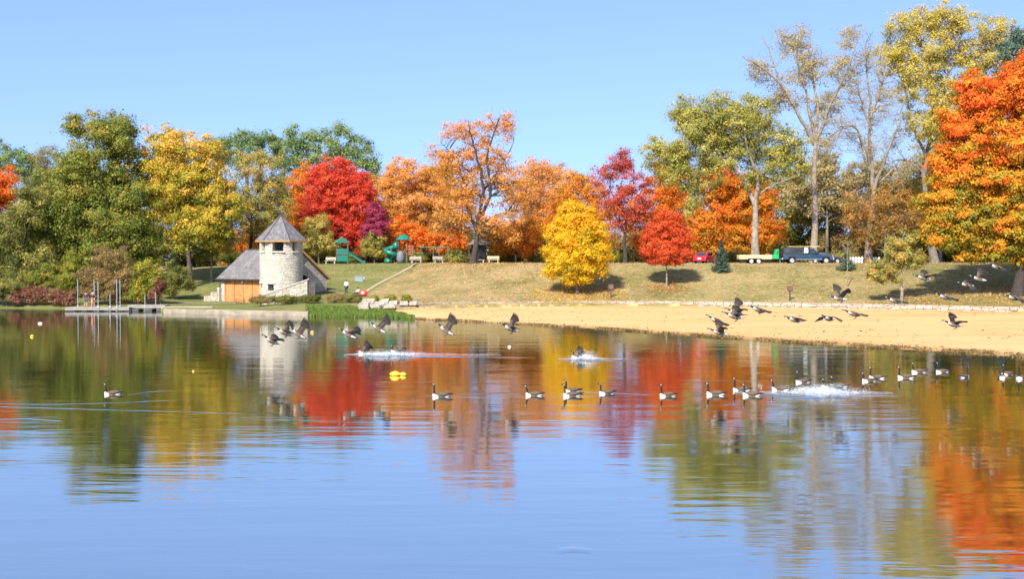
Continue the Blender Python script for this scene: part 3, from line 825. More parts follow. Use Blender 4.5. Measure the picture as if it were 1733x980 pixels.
tree('maple_tree', 'huge orange maple with green inner leaves filling the right edge', 123, 1722,
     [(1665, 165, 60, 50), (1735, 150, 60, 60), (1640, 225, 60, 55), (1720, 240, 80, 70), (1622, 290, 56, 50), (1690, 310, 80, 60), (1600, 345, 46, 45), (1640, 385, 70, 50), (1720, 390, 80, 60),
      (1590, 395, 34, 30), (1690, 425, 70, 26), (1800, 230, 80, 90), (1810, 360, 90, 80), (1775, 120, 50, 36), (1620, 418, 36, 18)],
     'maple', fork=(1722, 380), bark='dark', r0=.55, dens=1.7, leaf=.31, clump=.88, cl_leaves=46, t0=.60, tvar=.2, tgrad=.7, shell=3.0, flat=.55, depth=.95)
tree('pine_tree', 'dark pine top showing above the orange maple', 150, 1722, [(1712, 92, 30, 20), (1722, 120, 30, 20), (1735, 60, 22, 22), (1730, 160, 36, 40), (1730, 250, 40, 60)], 'spruce', r0=.3, leaf=.34, dens=1.0, t0=.6, bark='dark', trans=.1)
# filler of the far wood
far = [
    ('tan twiggy tree behind the tallest sparse cottonwood', 190, 1400, [(1400, 290, 44, 40), (1430, 330, 44, 40), (1360, 330, 40, 40)], 'pale', .3),
    ('tan grey tree behind the bare grey cottonwood', 186, 1510, [(1480, 300, 40, 40), (1530, 310, 46, 46), (1500, 350, 50, 40), (1560, 330, 40, 50)], 'pale', .1),
    ('ochre tree behind the tall pale yellow cottonwood', 184, 1590, [(1590, 270, 44, 44), (1560, 330, 44, 44), (1620, 310, 44, 50)], 'olive', .75),
    ('brown thin tree filling the wood behind the golden tree', 200, 300, [(300, 330, 60, 60), (250, 370, 50, 50), (350, 390, 50, 40)], 'olive', .4),
    ('dark green tree deep in the wood behind the tall green tree', 190, 110, [(110, 330, 60, 60), (60, 380, 60, 60), (160, 390, 60, 50)], 'green', .3),
    ('tan tree in the far wood behind the tower', 205, 470, [(480, 330, 50, 40), (460, 385, 50, 40), (520, 390, 40, 40)], 'olive', .8),
    ('rust tree in the far wood behind the purple tree', 200, 640, [(640, 330, 34, 40), (650, 390, 44, 44), (600, 410, 40, 30)], 'tawny', .2),
    ('amber tree in the far wood behind the wide orange tree', 205, 760, [(750, 300, 40, 40), (760, 360, 50, 50), (720, 410, 50, 30), (790, 410, 46, 30)], 'orange', .25),
    ('tan grey tree in the far wood left of the yellow tree', 210, 930, [(900, 300, 36, 30), (950, 300, 34, 26), (930, 350, 60, 40), (900, 405, 60, 36)], 'tawny', .85),
    ('rust brown tree in the far wood behind the coral maple', 205, 1120, [(1140, 300, 40, 40), (1150, 360, 50, 50), (1090, 400, 50, 40), (1170, 410, 40, 34)], 'orange', .3),
    ('olive tree in the far wood behind the pickup', 198, 1340, [(1330, 340, 50, 46), (1370, 370, 50, 50), (1310, 405, 50, 36), (1400, 410, 50, 34)], 'olive', .5),
    ('golden brown tree in the far wood behind the bare cottonwood', 195, 1450, [(1430, 360, 40, 36), (1470, 390, 50, 40), (1520, 400, 50, 40), (1560, 380, 40, 50)], 'olive', .85),
    ('green brown tree in the far wood at the right edge', 190, 1680, [(1650, 330, 80, 80), (1740, 330, 80, 90), (1600, 400, 50, 40), (1830, 330, 90, 90)], 'olive', .4),
]
for lab, d, bx, lb, pal, t0 in far:
    tree('broadleaf_tree', lab, d, bx, lb, pal, r0=.3, dens=1.35, leaf=.42, clump=1.4, cl_leaves=38, t0=t0, tvar=.2, group=BG, twigs=.3, bark='grey')
FU = 'thickets on the floor of the far wood'
for k, (px_, w_, h_, pal_, t_, lab_) in enumerate([(40, 70, 40, 'green', .3, 'dark thicket at the far left under the wood'), (150, 70, 40, 'green', .2, 'dark thicket behind the tall green tree'), (250, 60, 40, 'olive', .15, 'olive thicket behind the golden tree'),
        (330, 55, 34, 'green', .35, 'dark green thicket left of the boathouse roof'), (400, 50, 34, 'tawny', .1, 'rust thicket behind the boathouse roof'), (480, 60, 34, 'olive', .25, 'olive thicket behind the tower'),
        (560, 60, 30, 'green', .2, 'dark thicket behind the left playground tower'), (640, 60, 30, 'brush', .3, 'brown thicket behind the spiral slide'), (730, 60, 30, 'green', .3, 'green thicket behind the swing set'),
        (810, 60, 34, 'olive', .2, 'olive thicket behind the small shelter'), (890, 60, 30, 'brush', .4, 'brown thicket left of the yellow tree'), (985, 60, 30, 'olive', .3, 'olive thicket behind the yellow tree'),
        (1075, 60, 30, 'brush', .3, 'brown thicket behind the coral maple'), (1160, 55, 30, 'tawny', .2, 'rust thicket behind the red car'), (1240, 60, 34, 'olive', .3, 'olive thicket behind the trailer'),
        (1330, 60, 34, 'olive', .2, 'dark olive thicket behind the pickup'), (1420, 55, 34, 'brush', .6, 'tan thicket right of the pickup'), (1500, 60, 36, 'olive', .6, 'tawny thicket behind the bare cottonwood'),
        (1590, 60, 40, 'olive', .3, 'olive thicket left of the maple trunk'), (1690, 70, 40, 'green', .2, 'dark thicket behind the maple trunk'), (1800, 70, 40, 'green', .3, 'dark thicket beyond the right edge')]):
    tree('thicket', lab_, 192 + (k * 7) % 11, px_, [(px_ - w_ * .4, 436 - h_ * .6, w_ * .55, h_ * .95), (px_ + w_ * .4, 436 - h_ * .7, w_ * .55, h_ * 1.0), (px_, 440, w_ * .9, h_ * .5)], pal_, r0=.1, dens=1.5, leaf=.42, clump=1.1, cl_leaves=26, t0=t_, tvar=.2, group=FU, cat='shrub', crown='foliage', trunk='stem', shell=1.6)
# outside the frame, seen from a step aside and in the water
tree('broadleaf_tree', 'green tree just beyond the left edge of the picture', 158, -110, [(-110, 290, 60, 70), (-90, 370, 80, 70), (-160, 380, 70, 70)], 'green', r0=.35, dens=.9, leaf=.4, clump=1.4, group=BG)
tree('broadleaf_tree', 'golden tree beyond the right edge of the picture', 150, 1960, [(1960, 220, 80, 90), (1980, 330, 90, 80)], 'gold', r0=.4, dens=.8, leaf=.4, clump=1.4, group=BG)

# shrubs
def shrub(label, d, base, lobes, pal, t0=.5, dens=1.5, leaf=.2, clump=.55, cl=34, group=None, tvar=.22, name='shrub', r0=.06):
    return tree(name, label, d, base, lobes, pal, r0=r0, dens=dens, leaf=leaf, clump=clump, cl_leaves=cl, t0=t0, tvar=tvar, twigs=.3, cat='shrub', group=group, crown='foliage', trunk='stem', sink=.1, shell=1.8)
SG = 'bushes along the left shore'
shrub('tall tan and olive bush behind the floating dock', 137.5, 192, [(192, 445, 36, 34), (160, 470, 34, 30), (215, 475, 36, 30), (188, 495, 50, 22)], 'brush', .55, group=SG)
shrub('yellow olive bush with red berries right of the tan bush', 136.2, 248, [(245, 460, 26, 24), (262, 480, 18, 24), (235, 495, 30, 18)], 'gold', .1, group=SG, tvar=.3)
shrub('small maroon bush at the right end of the shore thicket', 135.6, 272, [(270, 482, 9, 14), (262, 500, 12, 12)], 'maroon', .3, leaf=.18, clump=.4, group=SG)
shrub('dull green bush beside the lawn left of the boathouse', 148, 292, [(300, 465, 18, 26), (285, 485, 22, 18), (318, 480, 12, 16)], 'olive', .25, group=SG)
shrub('low maroon bush left of the dock', 138.6, 55, [(50, 500, 26, 14), (75, 498, 22, 14), (30, 505, 18, 12)], 'maroon', .45, group=SG)
shrub('grey mauve bush just left of the dock posts', 137.8, 105, [(100, 500, 22, 16), (120, 505, 14, 14)], 'maroon', .6, group=SG)
shrub('yellow green bush hanging over the water at the far left', 138.8, 12, [(8, 490, 26, 20), (-30, 480, 40, 30), (30, 480, 20, 18)], 'olive', .3, group=SG)
shrub('dark green bush under the tall green tree', 147, 90, [(90, 470, 30, 26), (125, 470, 24, 28), (55, 475, 26, 22)], 'green', .6, group=SG)
shrub('lime green bush under the left trees', 145, 130, [(128, 455, 22, 30), (112, 478, 22, 20)], 'gold', 0.0, group=SG, tvar=.1)
HG = 'dark undergrowth bushes along the wood edge'
for px_, w_, pal_, t_, lab_ in [(385, 26, 'green', .4, 'dark green bush behind the boathouse roof edge'), (575, 26, 'green', .3, 'dark green bush behind the left playground tower'),
                          (770, 30, 'olive', .3, 'olive bush left of the tall leaning trunk'), (855, 26, 'green', .6, 'green bush right of the bench on the hill'),
                          (905, 20, 'olive', .5, 'olive bush left of the round yellow tree'), (1040, 24, 'green', .5, 'low green bush right of the round yellow tree'),
                          (1085, 20, 'olive', .5, 'olive bush left of the coral maple'), (1240, 28, 'olive', .35, 'olive green bush behind the small spruce'),
                          (1420, 26, 'olive', .4, 'olive bush right of the pickup front'), (1310, 24, 'olive', .3, 'olive bush behind the trailer'), (690, 26, 'green', .5, 'dark green bush behind the playground spiral slide')]:
    shrub(lab_, 177 if px_ < 760 else 168, px_, [(px_, 436, w_, 12), (px_ + w_ * .6, 438, w_ * .7, 10)], pal_, t_, leaf=.26, clump=.6, group=HG)
PG = 'low plants in the bed below the tower'
for px_, py_, w_, h_, pal_, t_, lab_ in [(440, 507, 22, 7, 'brush', .4, 'brownish plant at the left end of the bed below the tower'), (480, 508, 24, 8, 'olive', .1, 'dull green plant below the tower window'),
                                   (520, 507, 20, 9, 'olive', .05, 'taller green plant below the stair wall'), (565, 511, 16, 7, 'brush', .5, 'brown green plant left of the standing man'), (595, 512, 18, 7, 'olive', .2, 'green plant in front of the standing man')]:
    shrub(lab_, 131, px_, [(px_, py_, w_, h_), (px_ + w_ * .5, py_ + 1, w_ * .6, h_ * .8)], pal_, t_, leaf=.15, clump=.35, dens=2.2, group=PG)
for px_, lab_ in [(632, 'green tuft at the left of the stone blocks'), (660, 'dark green tuft between the stone blocks'), (686, 'green tuft at the right of the stone blocks')]:
    shrub(lab_, 128, px_, [(px_, 508, 9, 5), (px_ + 4, 507, 6, 6)], 'green', .7, leaf=.13, clump=.3, dens=2.5, group='plants among the stone blocks')

# conifers
def spruce(label, px, d, h, w, pal='spruce', t0=.5):
    b = G(px, d); root = thing('spruce_tree', label, 'tree', b)
    wd = Wood(); wd.tube(np.array([[0, 0, -.2], [0, 0, h * .5], [0, 0, h]]), [.09, .05, .012], 6)
    P = []; T = []; N = []
    nl = int(h / .16)
    for i in range(nl):
        z = .15 + (h - .2) * i / nl
        rr = w * (1 - z / h) ** .85 * rng.uniform(.75, 1.12)
        nb = max(4, int(11 * (1 - z / h) + 4))
        for k in range(nb):
            a = rng.uniform(0, 2 * PI); r1 = rr * rng.uniform(.75, 1.1)
            if i % 2 == 0: wd.tube(np.array([[0, 0, z], [math.cos(a) * r1, math.sin(a) * r1, z - r1 * .12]]), [.02, .008], 3)
            m = int(5 + 24 * r1)
            t = rng.random(m) ** .7
            p = np.stack([math.cos(a) * r1 * t, math.sin(a) * r1 * t, z - r1 * .12 * t + .1 * t * t], -1) + rng.normal(size=(m, 3)) * np.array([.07, .07, .06])
            P.append(p); T.append(t0 + rng.normal() * .25 + rng.normal(size=m) * .12)
            N.append(norm(rng.normal(size=(m, 3)) * .5 + np.array([math.cos(a) * .5, math.sin(a) * .5, .6])))
    P = np.concatenate(P); T = np.concatenate(T); N = np.concatenate(N)
    leaf_object('crown', P, N, rng.uniform(.1, .24, len(P)), T, LM(pal, .08), root, slim=.2)
    wd.build('trunk', BARK['dark'], root)
spruce('small dark spruce on the slope between red car and trailer', 1220, 143, 4.0, 1.35)
spruce('squat blue green spruce behind the bare sapling', 1433, 141.5, 2.3, 1.5)
def sapling():
    b = G(1434, 133); root = thing('sapling', 'thin leafless sapling with pale straight stem on the slope', 'tree', b)
    wd = Wood(); h = 5.2
    wd.tube(np.array([[0, 0, -.2], [.03, 0, h * .35], [-.04, 0, h * .7], [.02, 0, h]]), [.055, .045, .03, .01], 6)
    P = []
    for i in range(26):
        z = rng.uniform(h * .45, h * .98); a = rng.uniform(0, 2 * PI); l = (h - z) * .35 + .25
        e = np.array([math.cos(a) * l, math.sin(a) * l, z + l * 1.1])
        wd.tube(np.array([[0, 0, z], e * .5 + np.array([0, 0, z]) * .5 + np.array([0, 0, -.05]), e]), [.018, .012, .006], 4)
        P.append(e + rng.normal(size=(4, 3)) * .15)
    wd.build('trunk', BARK['pale'], root)
    P = np.concatenate(P)
    leaf_object('crown', P, norm(rng.normal(size=P.shape)), np.full(len(P), .13), rng.random(len(P)), LM('olive'), root)
sapling()

# ------------------------------------------------------------------ stuff on the ground
def litter():
    n = 26000
    px = rng.uniform(640, 2000, n); f = rng.random(n)
    sh, bd, b1, b2, md, mz, cd, cz = prof(px)
    d = bd + .8 + f * (cd - bd + 10)
    w = np.interp(px, [640, 760, 1000, 1200, 1500, 1700, 2000], [.25, 1, .9, .5, .8, .9, .5])
    k = rng.random(n) < w; px, d = px[k], d[k]
    P = np.stack([(px - CX) / FPX * d, d, terr_pd(px, d) + rng.uniform(.015, .07, len(px))], -1)
    # drifts under the trees
    for tx, td, r, m in [(977, 134.5, 4.5, 1500), (1128, 137.5, 3, 500), (1279, 152, 5, 700), (1722, 123, 11, 2500), (800, 156, 7, 1300), (1526, 124, 4, 700), (600, 160, 6, 500)]:
        q = rng.normal(size=(m, 2)) * r * .6
        x = (tx - CX) / FPX * td + q[:, 0] + .8; y = td + q[:, 1]
        P = np.concatenate([P, np.stack([x, y, terr_pd(CX + FPX * x / y, y) + rng.uniform(.015, .07, m)], -1)])
    n = len(P)
    N = norm(np.array([0, 0, 1.0]) + rng.normal(size=(n, 3)) * .45)
    o = leaf_object('fallen_leaves', P, N, rng.uniform(.07, .19, n), rng.random(n), LM('litter', .1), slim=.4)
    tag(o, 'fallen tan and orange leaves scattered over the grassy slope', 'fallen leaves', kind='stuff')
litter()
def shed(name, label, tx, td, r, m, pal):
    a = rng.uniform(0, 2 * PI, m); q = r * rng.random(m) ** .6
    x = (tx - CX) / FPX * td + q * np.cos(a); y = td - .6 + q * np.sin(a) * .9
    P = np.stack([x, y, terr_pd(CX + FPX * x / y, y) + rng.uniform(.012, .05, m)], -1)
    o = leaf_object(name, P, norm(np.array([0, 0, 1.0]) + rng.normal(size=(m, 3)) * .4), rng.uniform(.07, .17, m), .5 + rng.normal(size=m) * .25, LM(pal, .1), slim=.4)
    tag(o, label, 'fallen leaves', kind='stuff')
shed('shed_leaves', 'golden leaves lying in a ring under the round yellow tree', 977, 134.5, 5.6, 2600, 'yellow')
shed('shed_leaves', 'red leaves lying under the small coral maple', 1128, 137.5, 2.6, 380, 'coral')
shed('shed_leaves', 'orange leaves lying under the huge orange maple', 1722, 121, 10, 2600, 'orange')
def blades(name, label, cat, P, h, w, pal, tint, lean=.25):
    n = len(P)
    a = rng.uniform(0, 2 * PI, n); t = np.stack([np.cos(a), np.sin(a), 0 * a], -1)
    l = rng.normal(size=(n, 3)) * lean; l[:, 2] = 0
    h = h[:, None]
    V = np.empty((n, 4, 3), np.float32)
    V[:, 0] = P - t * w; V[:, 1] = P + t * w
    V[:, 2] = P + t * w * .6 + (np.array([0, 0, 1.]) + l * .5) * h * .62
    V[:, 3] = P + (np.array([0, 0, .95]) + l) * h
    me = bpy.data.meshes.new(name)
    me.vertices.add(n * 4); me.vertices.foreach_set('co', V.ravel())
    me.loops.add(n * 4); me.loops.foreach_set('vertex_index', np.arange(n * 4, dtype=np.int32))
    me.polygons.add(n); me.polygons.foreach_set('loop_start', np.arange(0, n * 4, 4, dtype=np.int32))
    me.update(calc_edges=True)
    at = me.attributes.new('tint', 'FLOAT', 'FACE'); at.data.foreach_set('value', np.clip(tint, 0, 1).astype(np.float32))
    me.materials.append(LM(pal, .3))
    o = bpy.data.objects.new(name, me); col.objects.link(o)
    tag(o, label, cat, kind='stuff')
    return o
def shore_grass():
    n = 16000
    px = rng.uniform(518, 700, n)
    sh = prof(px)[0]
    wd = np.interp(px, [518, 535, 620, 660, 700], [7, 9, 8, 5, 1.5])
    d = sh + rng.random(n) ** 1.1 * wd - .3
    clumpv = np.sin(px * .21) * np.sin(d * 1.3 + px * .05) * .5 + .5
    P = np.stack([(px - CX) / FPX * d, d, terr_pd(px, d) - .03], -1)
    blades('shore_grass', 'tall bright green grass growing along the bank below the tower', 'grass', P,
           rng.uniform(.10, .28, n) + .20 * clumpv, .035, 'lush', .25 + .5 * rng.random(n) + .25 * (clumpv - .5))
shore_grass()
def wrack():
    n = 9000
    px = rng.uniform(690, 1900, n)
    sh = prof(px)[0]
    k = np.interp(px, [690, 900, 1300, 1900], [.5, .5, .8, 1.2])
    d = sh + (rng.random(n) ** 1.5 * 2.2 - .25) * k + .35 * np.sin(px * .05)
    P = np.stack([(px - CX) / FPX * d, d, np.maximum(terr_pd(px, d), 0) + .01], -1)
    keep = (np.sin(px * .043) + np.sin(px * .117 + 1) + rng.normal(size=n) * .8) > -.3
    P = P[keep]; n = len(P)
    blades('shore_weeds', 'low weeds and washed up scraps along the edge of the sand', 'weeds', P, rng.uniform(.04, .17, n), .06, 'brush', rng.random(n) ** 1.5, lean=.9)
    n = 420
    px = rng.uniform(760, 1800, n); sh, bd = prof(px)[:2]
    d = sh + 1.5 + rng.random(n) ** 2.2 * (bd - sh - 3)
    P = np.stack([(px - CX) / FPX * d, d, terr_pd(px, d) + .035], -1)
    o = leaf_object('sand_debris', P, norm(np.array([0, 0, 1.]) + rng.normal(size=(n, 3)) * .3), rng.uniform(.1, .4, n), rng.random(n) * .5, LM('brush', .1), slim=.25)
    tag(o, 'dry leaves and scraps lying on the beach sand', 'debris', kind='stuff')
wrack()

# ------------------------------------------------------------------ stone boathouse with round tower
STONE = brick_mat('cream limestone', (.66, .615, .50), (.50, .455, .36), (.24, .21, .16), .55, .17, .016, .08, .95, .14, .3)
STONE2 = brick_mat('cream limestone wall', (.60, .555, .45), (.44, .395, .31), (.16, .135, .10), .8, .22, .022, .08, .95, .12, .3)
SHINGLE = brick_mat('grey wood shingles', (.25, .235, .23), (.155, .145, .145), (.07, .065, .065), .22, .26, .012, .03, .9, .03, .35)
PLASTERWOOD = plain('orange stained wood', (.46, .205, .07), .75, .22, 1.5, .01)
FASCIA = plain('brown fascia board', (.40, .21, .075), .7, .15, 3)
DARKT = plain('dark trim', (.06, .055, .06), .6, .2)
DARKGLASS = plain('dark glass', (.02, .025, .03), .08, .1, spec=.6)
CONC = plain('pale concrete', (.34, .30, .23), .9, .2, 2.5, .015)
CONC2 = plain('weathered concrete', (.27, .23, .165), .9, .3, 1.2, .02)
COPING = plain('pale stone coping', (.46, .42, .34), .9, .2, 3, .02)

def shift(mb, org):
    mb.v = [(v[0] - org[0], v[1] - org[1], v[2] - org[2]) for v in mb.v]
    return mb
def boathouse():
    DT = 138.0
    tc = G(476, DT); tcx, tcy = tc.x, tc.y
    org = Vector((tcx, tcy, 0.5))
    root = thing('stone_boathouse', 'cream stone boathouse with round tower and grey shingle roofs by the water', 'building', org)
    A = Vector(((366 - CX) / FPX * 146, 146, 0)); B = Vector(((461 - CX) / FPX * 139.5, 139.5, 0))
    e = (B - A); Ln = e.length; e.normalize()
    bk = Vector((-e.y, e.x, 0));  w = 4.65
    ze, zr = 3.36, 6.9
    def P(a, b, z): return A + e * a + bk * b + Vector((0, 0, z))
    # main roof: two thick planes
    th = .16
    for nm, sgn in (('roof', 1), ('roof', -1)):
        b0 = 0 if sgn > 0 else 2 * w
        m = MB()
        q = [P(0, b0, ze), P(Ln, b0, ze), P(Ln, w, zr), P(0, w, zr)]
        dn = Vector((0, 0, -th))
        vs = q + [v + dn for v in q]
        m.add(vs, [(0, 1, 2, 3), (7, 6, 5, 4), (0, 4, 5, 1), (1, 5, 6, 2), (2, 6, 7, 3), (3, 7, 4, 0)])
        shift(m, org); m.build(nm, SHINGLE, root, uv=True)
    m = MB()
    m.tube([P(-.02, w, zr + .02), P(Ln + .02, w, zr + .02)], .09, 6); shift(m, org); m.build('ridge_cap', DARKT, root)
    # eave gutter and gable fascia boards
    m = MB(); m.tube([P(-.05, -.06, ze - .10), P(Ln + .02, -.06, ze - .10)], .085, 8)
    m.tube([P(.35, .25, ze - .15), P(.35, .25, .5)], .05, 6); shift(m, org); m.build('gutter', DARKT, root)
    for (b0, b1) in ((0, w), (2 * w, w)):
        m = MB(); o1 = e * .05
        for a in (Ln + .004,):
            q = [P(a, b0, ze + .02), P(a, b1, zr + .02), P(a, b1, zr - .30), P(a, b0, ze - .30)]
            vs = q + [v + o1 for v in q]
            m.add(vs, [(0, 1, 2, 3), (7, 6, 5, 4), (0, 4, 5, 1), (1, 5, 6, 2), (2, 6, 7, 3), (3, 7, 4, 0)])
        shift(m, org); m.build('fascia_board', FASCIA, root)
    # walls (inset from the eaves)
    i = .42
    def wall_poly(pts, n, thick, mat, name):
        m = MB(); k = len(pts)
        vs = list(pts) + [p - n * thick for p in pts]
        fs = [tuple(range(k)), tuple(range(2 * k - 1, k - 1, -1))] + [(j, (j + 1) % k, (j + 1) % k + k, j + k) for j in range(k)]
        m.add(vs, fs); shift(m, org); return m.build(name, mat, root, uv=True)
    rise = (zr - ze) / w
    zt = ze - th - .02
    def rz_(b): return min(b, 2 * w - b) * rise + ze - th - .05
    # right gable wall with arched doorway
    a1 = Ln - .28
    arch = []
    c0, rad, spr = 5.0, 1.05, 2.75
    for k in range(13):
        t = PI - PI * k / 12
        arch.append(P(a1, c0 + rad * math.cos(t), spr + rad * math.sin(t)))
    pts = [P(a1, i, 0), P(a1, c0 - rad, 0)] + arch + [P(a1, c0 + rad, 0), P(a1, 2 * w - i, 0), P(a1, 2 * w - i, rz_(2 * w - i)), P(a1, w, rz_(w)), P(a1, i, rz_(i))]
    wall_poly(pts, e, .4, STONE2, 'gable_wall')
    pts = [P(i, i, 0), P(i, 2 * w - i, 0), P(i, 2 * w - i, rz_(2 * w - i)), P(i, w, rz_(w)), P(i, i, rz_(i))]
    wall_poly(pts, -e, .4, STONE2, 'gable_wall')
    wall_poly([P(i + .42, 2 * w - i, 0), P(a1 - .42, 2 * w - i, 0), P(a1 - .42, 2 * w - i, rz_(i)), P(i + .42, 2 * w - i, rz_(i))], bk, .4, STONE2, 'back_wall')
    # front: stone pier, then stained wood
    wall_poly([P(i + .005, i - .004, 0), P(1.0, i - .004, 0), P(1.0, i - .004, zt), P(i + .005, i - .004, zt)], -bk, .5, STONE2, 'corner_pier')
    wall_poly([P(1.02, i + .12, 0), P(Ln - .7, i + .12, 0), P(Ln - .7, i + .12, zt), P(1.02, i + .12, zt)], -bk, .2, PLASTERWOOD, 'front_wall')
    m = MB()
    for a in (1.1, 2.75, 4.45, 6.15, 7.8):
        c = P(a, i + .07, zt / 2 + .05)
        m.box(c, (.2, .10, zt - .1), rz=math.atan2(e.y, e.x))
    shift(m, org); m.build('door_post', PLASTERWOOD, root)
    for k in range(4):
        m = MB(); m.box(P(1.93 + 1.69 * k, i + .085, 1.42), (1.35, .07, 2.7), rz=math.atan2(e.y, e.x))
        shift(m, org); dr = m.build('door', PLASTERWOOD, root, bevel=.02)
        m = MB(); m.box(P(1.93 + 1.69 * k + .5, i + .03, 1.35), (.05, .05, .2), rz=math.atan2(e.y, e.x))
        shift(m, org); h = m.build('handle', DARKT, dr)
    m = MB(); c = P(4.45, i - .02, 2.95); m.box(c, (.22, .18, .16)); m.ball(c + Vector((0, -.06, -.12)), .08, 8)
    shift(m, org); m.build('wall_lamp', plain('lamp housing', (.5, .5, .45), .4), root)
    # stepped buttress
    for k, (l, h) in enumerate(((.75, 2.0), (.8, 1.45), (.85, .95))):
        m = MB(); c = P(i, i + .3, 0) + Vector((-1, 0, 0)) * (sum((.75, .8, .85)[:k]) + l / 2) + Vector((0, .2, .2 + h / 2 - .1))
        m.box(c, (l, .6, h + .2)); shift(m, org); m.build('buttress', STONE2, root, uv=True, bevel=.03)
    # ---- tower
    rad, s = 36 * DT / FPX, DT / FPX
    def zpy(py): return W(476, py, DT - rad).z
    z0, zt = .2, 7.92
    zo0, zo1, zw0, zw1 = zpy(425), zpy(409.5), zpy(492), zpy(481)
    nth = 120
    zs = [z0, zw0, zw1, 2.6, 3.4, 4.2, 5.0, 5.8, zo0, zo1, zt]
    zs = sorted(set(zs))
    def open_(th, zc):
        d = (math.degrees(th) + 180) % 360 - 180
        if zo0 < zc < zo1:
            return any(abs((d - c + 180) % 360 - 180) < h for c, h in ((3, 16.5), (50, 8), (-45, 9), (-135, 14), (135, 12), (95, 9), (-90, 9)))
        if zw0 < zc < zw1:
            return -27 < d < -9 or -60 < d < -51
        return False
    m = MB(); th_ = .45
    def cp(r, k, z):
        t = 2 * PI * k / nth
        return Vector((tcx + r * math.sin(t), tcy - r * math.cos(t), z))
    for k in range(nth):
        for j in range(len(zs) - 1):
            za, zb = zs[j], zs[j + 1]; zc = (za + zb) / 2; tm = 2 * PI * (k + .5) / nth
            if open_(tm, zc): continue
            q = [cp(rad, k, za), cp(rad, k + 1, za), cp(rad, k + 1, zb), cp(rad, k, zb)]
            qi = [cp(rad - th_, k, za), cp(rad - th_, k + 1, za), cp(rad - th_, k + 1, zb), cp(rad - th_, k, zb)]
            m.add(q, [(0, 1, 2, 3)]); m.add(qi, [(3, 2, 1, 0)])
            def nb(kk, jj):
                if jj < 0 or jj >= len(zs) - 1: return False
                return not open_(2 * PI * (kk + .5) / nth, (zs[jj] + zs[jj + 1]) / 2)
            if not nb(k + 1, j): m.add([q[1], qi[1], qi[2], q[2]], [(0, 1, 2, 3)])
            if not nb(k - 1, j): m.add([q[0], q[3], qi[3], qi[0]], [(0, 1, 2, 3)])
            if not nb(k, j + 1): m.add([q[3], q[2], qi[2], qi[3]], [(0, 1, 2, 3)])
            if not nb(k, j - 1): m.add([q[0], qi[0], qi[1], q[1]], [(0, 1, 2, 3)])
    shift(m, org)
    def tuv(v, p):
        c = p.center; t = math.atan2(c.x, -c.y)
        tv = math.atan2(v.x, -v.y)
        if tv - t > PI: tv -= 2 * PI
        if tv - t < -PI: tv += 2 * PI
        r_ = math.hypot(v.x, v.y)
        return (tv * rad + (rad - r_) * .7, v.z)
    import bmesh
    me_o = m.build('tower_wall', STONE, root, uvfun=tuv)
    bm = bmesh.new(); bm.from_mesh(me_o.data); bmesh.ops.remove_doubles(bm, verts=bm.verts, dist=.001); bmesh.ops.recalc_face_normals(bm, faces=bm.faces); bm.to_mesh(me_o.data); bm.free()
    # floors inside the tower, recessed panes in the small windows
    m = MB(); m.lathe([(rad - th_ - .01, zo0 - .35), (rad - th_ - .01, zo0 - .2)], (tcx, tcy, 0), 40); shift(m, org); m.build('tower_floor', DARKT, root)
    for a0, a1_ in ((-27, -9), (-60, -51)):
        m = MB(); tt = [R(a0 - 1), R(a1_ + 1)]
        q = [Vector((tcx + (rad - .3) * math.sin(t), tcy - (rad - .3) * math.cos(t), z)) for z in (zw0 - .05, zw1 + .05) for t in tt]
        m.add(q, [(0, 1, 3, 2)]); m.add([v + Vector((0, .05, 0)) for v in q], [(2, 3, 1, 0)])
        shift(m, org); win = m.build('window', DARKGLASS, root)
        m = MB(); tm = R((a0 + a1_) / 2); r_ = rad - .27
        m.box((tcx + r_ * math.sin(tm), tcy - r_ * math.cos(tm), (zw0 + zw1) / 2), (.05, .05, zw1 - zw0), rz=tm); shift(m, org); m.build('frame', DARKT, win)
        m = MB(); m.box((tcx + (rad + .02) * math.sin(tm), tcy - (rad + .02) * math.cos(tm), zw1 + .13), ((a1_ - a0) / 57.3 * rad + .35, .14, .24), rz=tm)
        shift(m, org); m.build('lintel', COPING, win, bevel=.02)
    # sill band
    m = MB()
    for c in (3, -45, 50):
        m = MB(); t = R(c); m.box((tcx + (rad + .03) * math.sin(t), tcy - (rad + .03) * math.cos(t), zo0 - .10), (1.5 if c == 3 else .9, .16, .18), rz=t)
        shift(m, org); m.build('sill', COPING, root, bevel=.02)
    # hexagonal shingle roof
    er, ez, az = 3.03, 7.90, W(477, 364, DT).z
    hexa = [(er * math.sin(R(30 + 60 * k)), -er * math.cos(R(30 + 60 * k))) for k in range(6)]
    m = MB(); vs = [(x + tcx, y + tcy, ez) for x, y in hexa] + [(tcx, tcy, az)]
    m.add(vs, [(k, (k + 1) % 6, 6) for k in range(6)]); shift(m, org); rf = m.build('tower_roof', SHINGLE, root, uv=True)
    for k in range(6):
        m = MB(); x, y = hexa[k]; m.tube([(tcx + x * 1.005, tcy + y * 1.005, ez + .02), (tcx, tcy, az + .03)], .05, 6); shift(m, org); m.build('ridge_cap', DARKT, rf)
    m = MB(); m.plate([(x * 1.0 + tcx, y * 1.0 + tcy) for x, y in hexa], ez - .16, ez - .005); shift(m, org); m.build('eave_board', FASCIA, root)
    # stair wall in front of the tower
    ds = DT - rad - .9
    def q3(px, py): return W(px, py, ds)
    prof_ = [(444, 505), (444, 501), (520, 474.5), (520, 505)]
    m = MB(); f = [q3(*p) for p in prof_]; f[0].z = f[3].z = .3
    vs = f + [v + Vector((0, .45, 0)) for v in f]
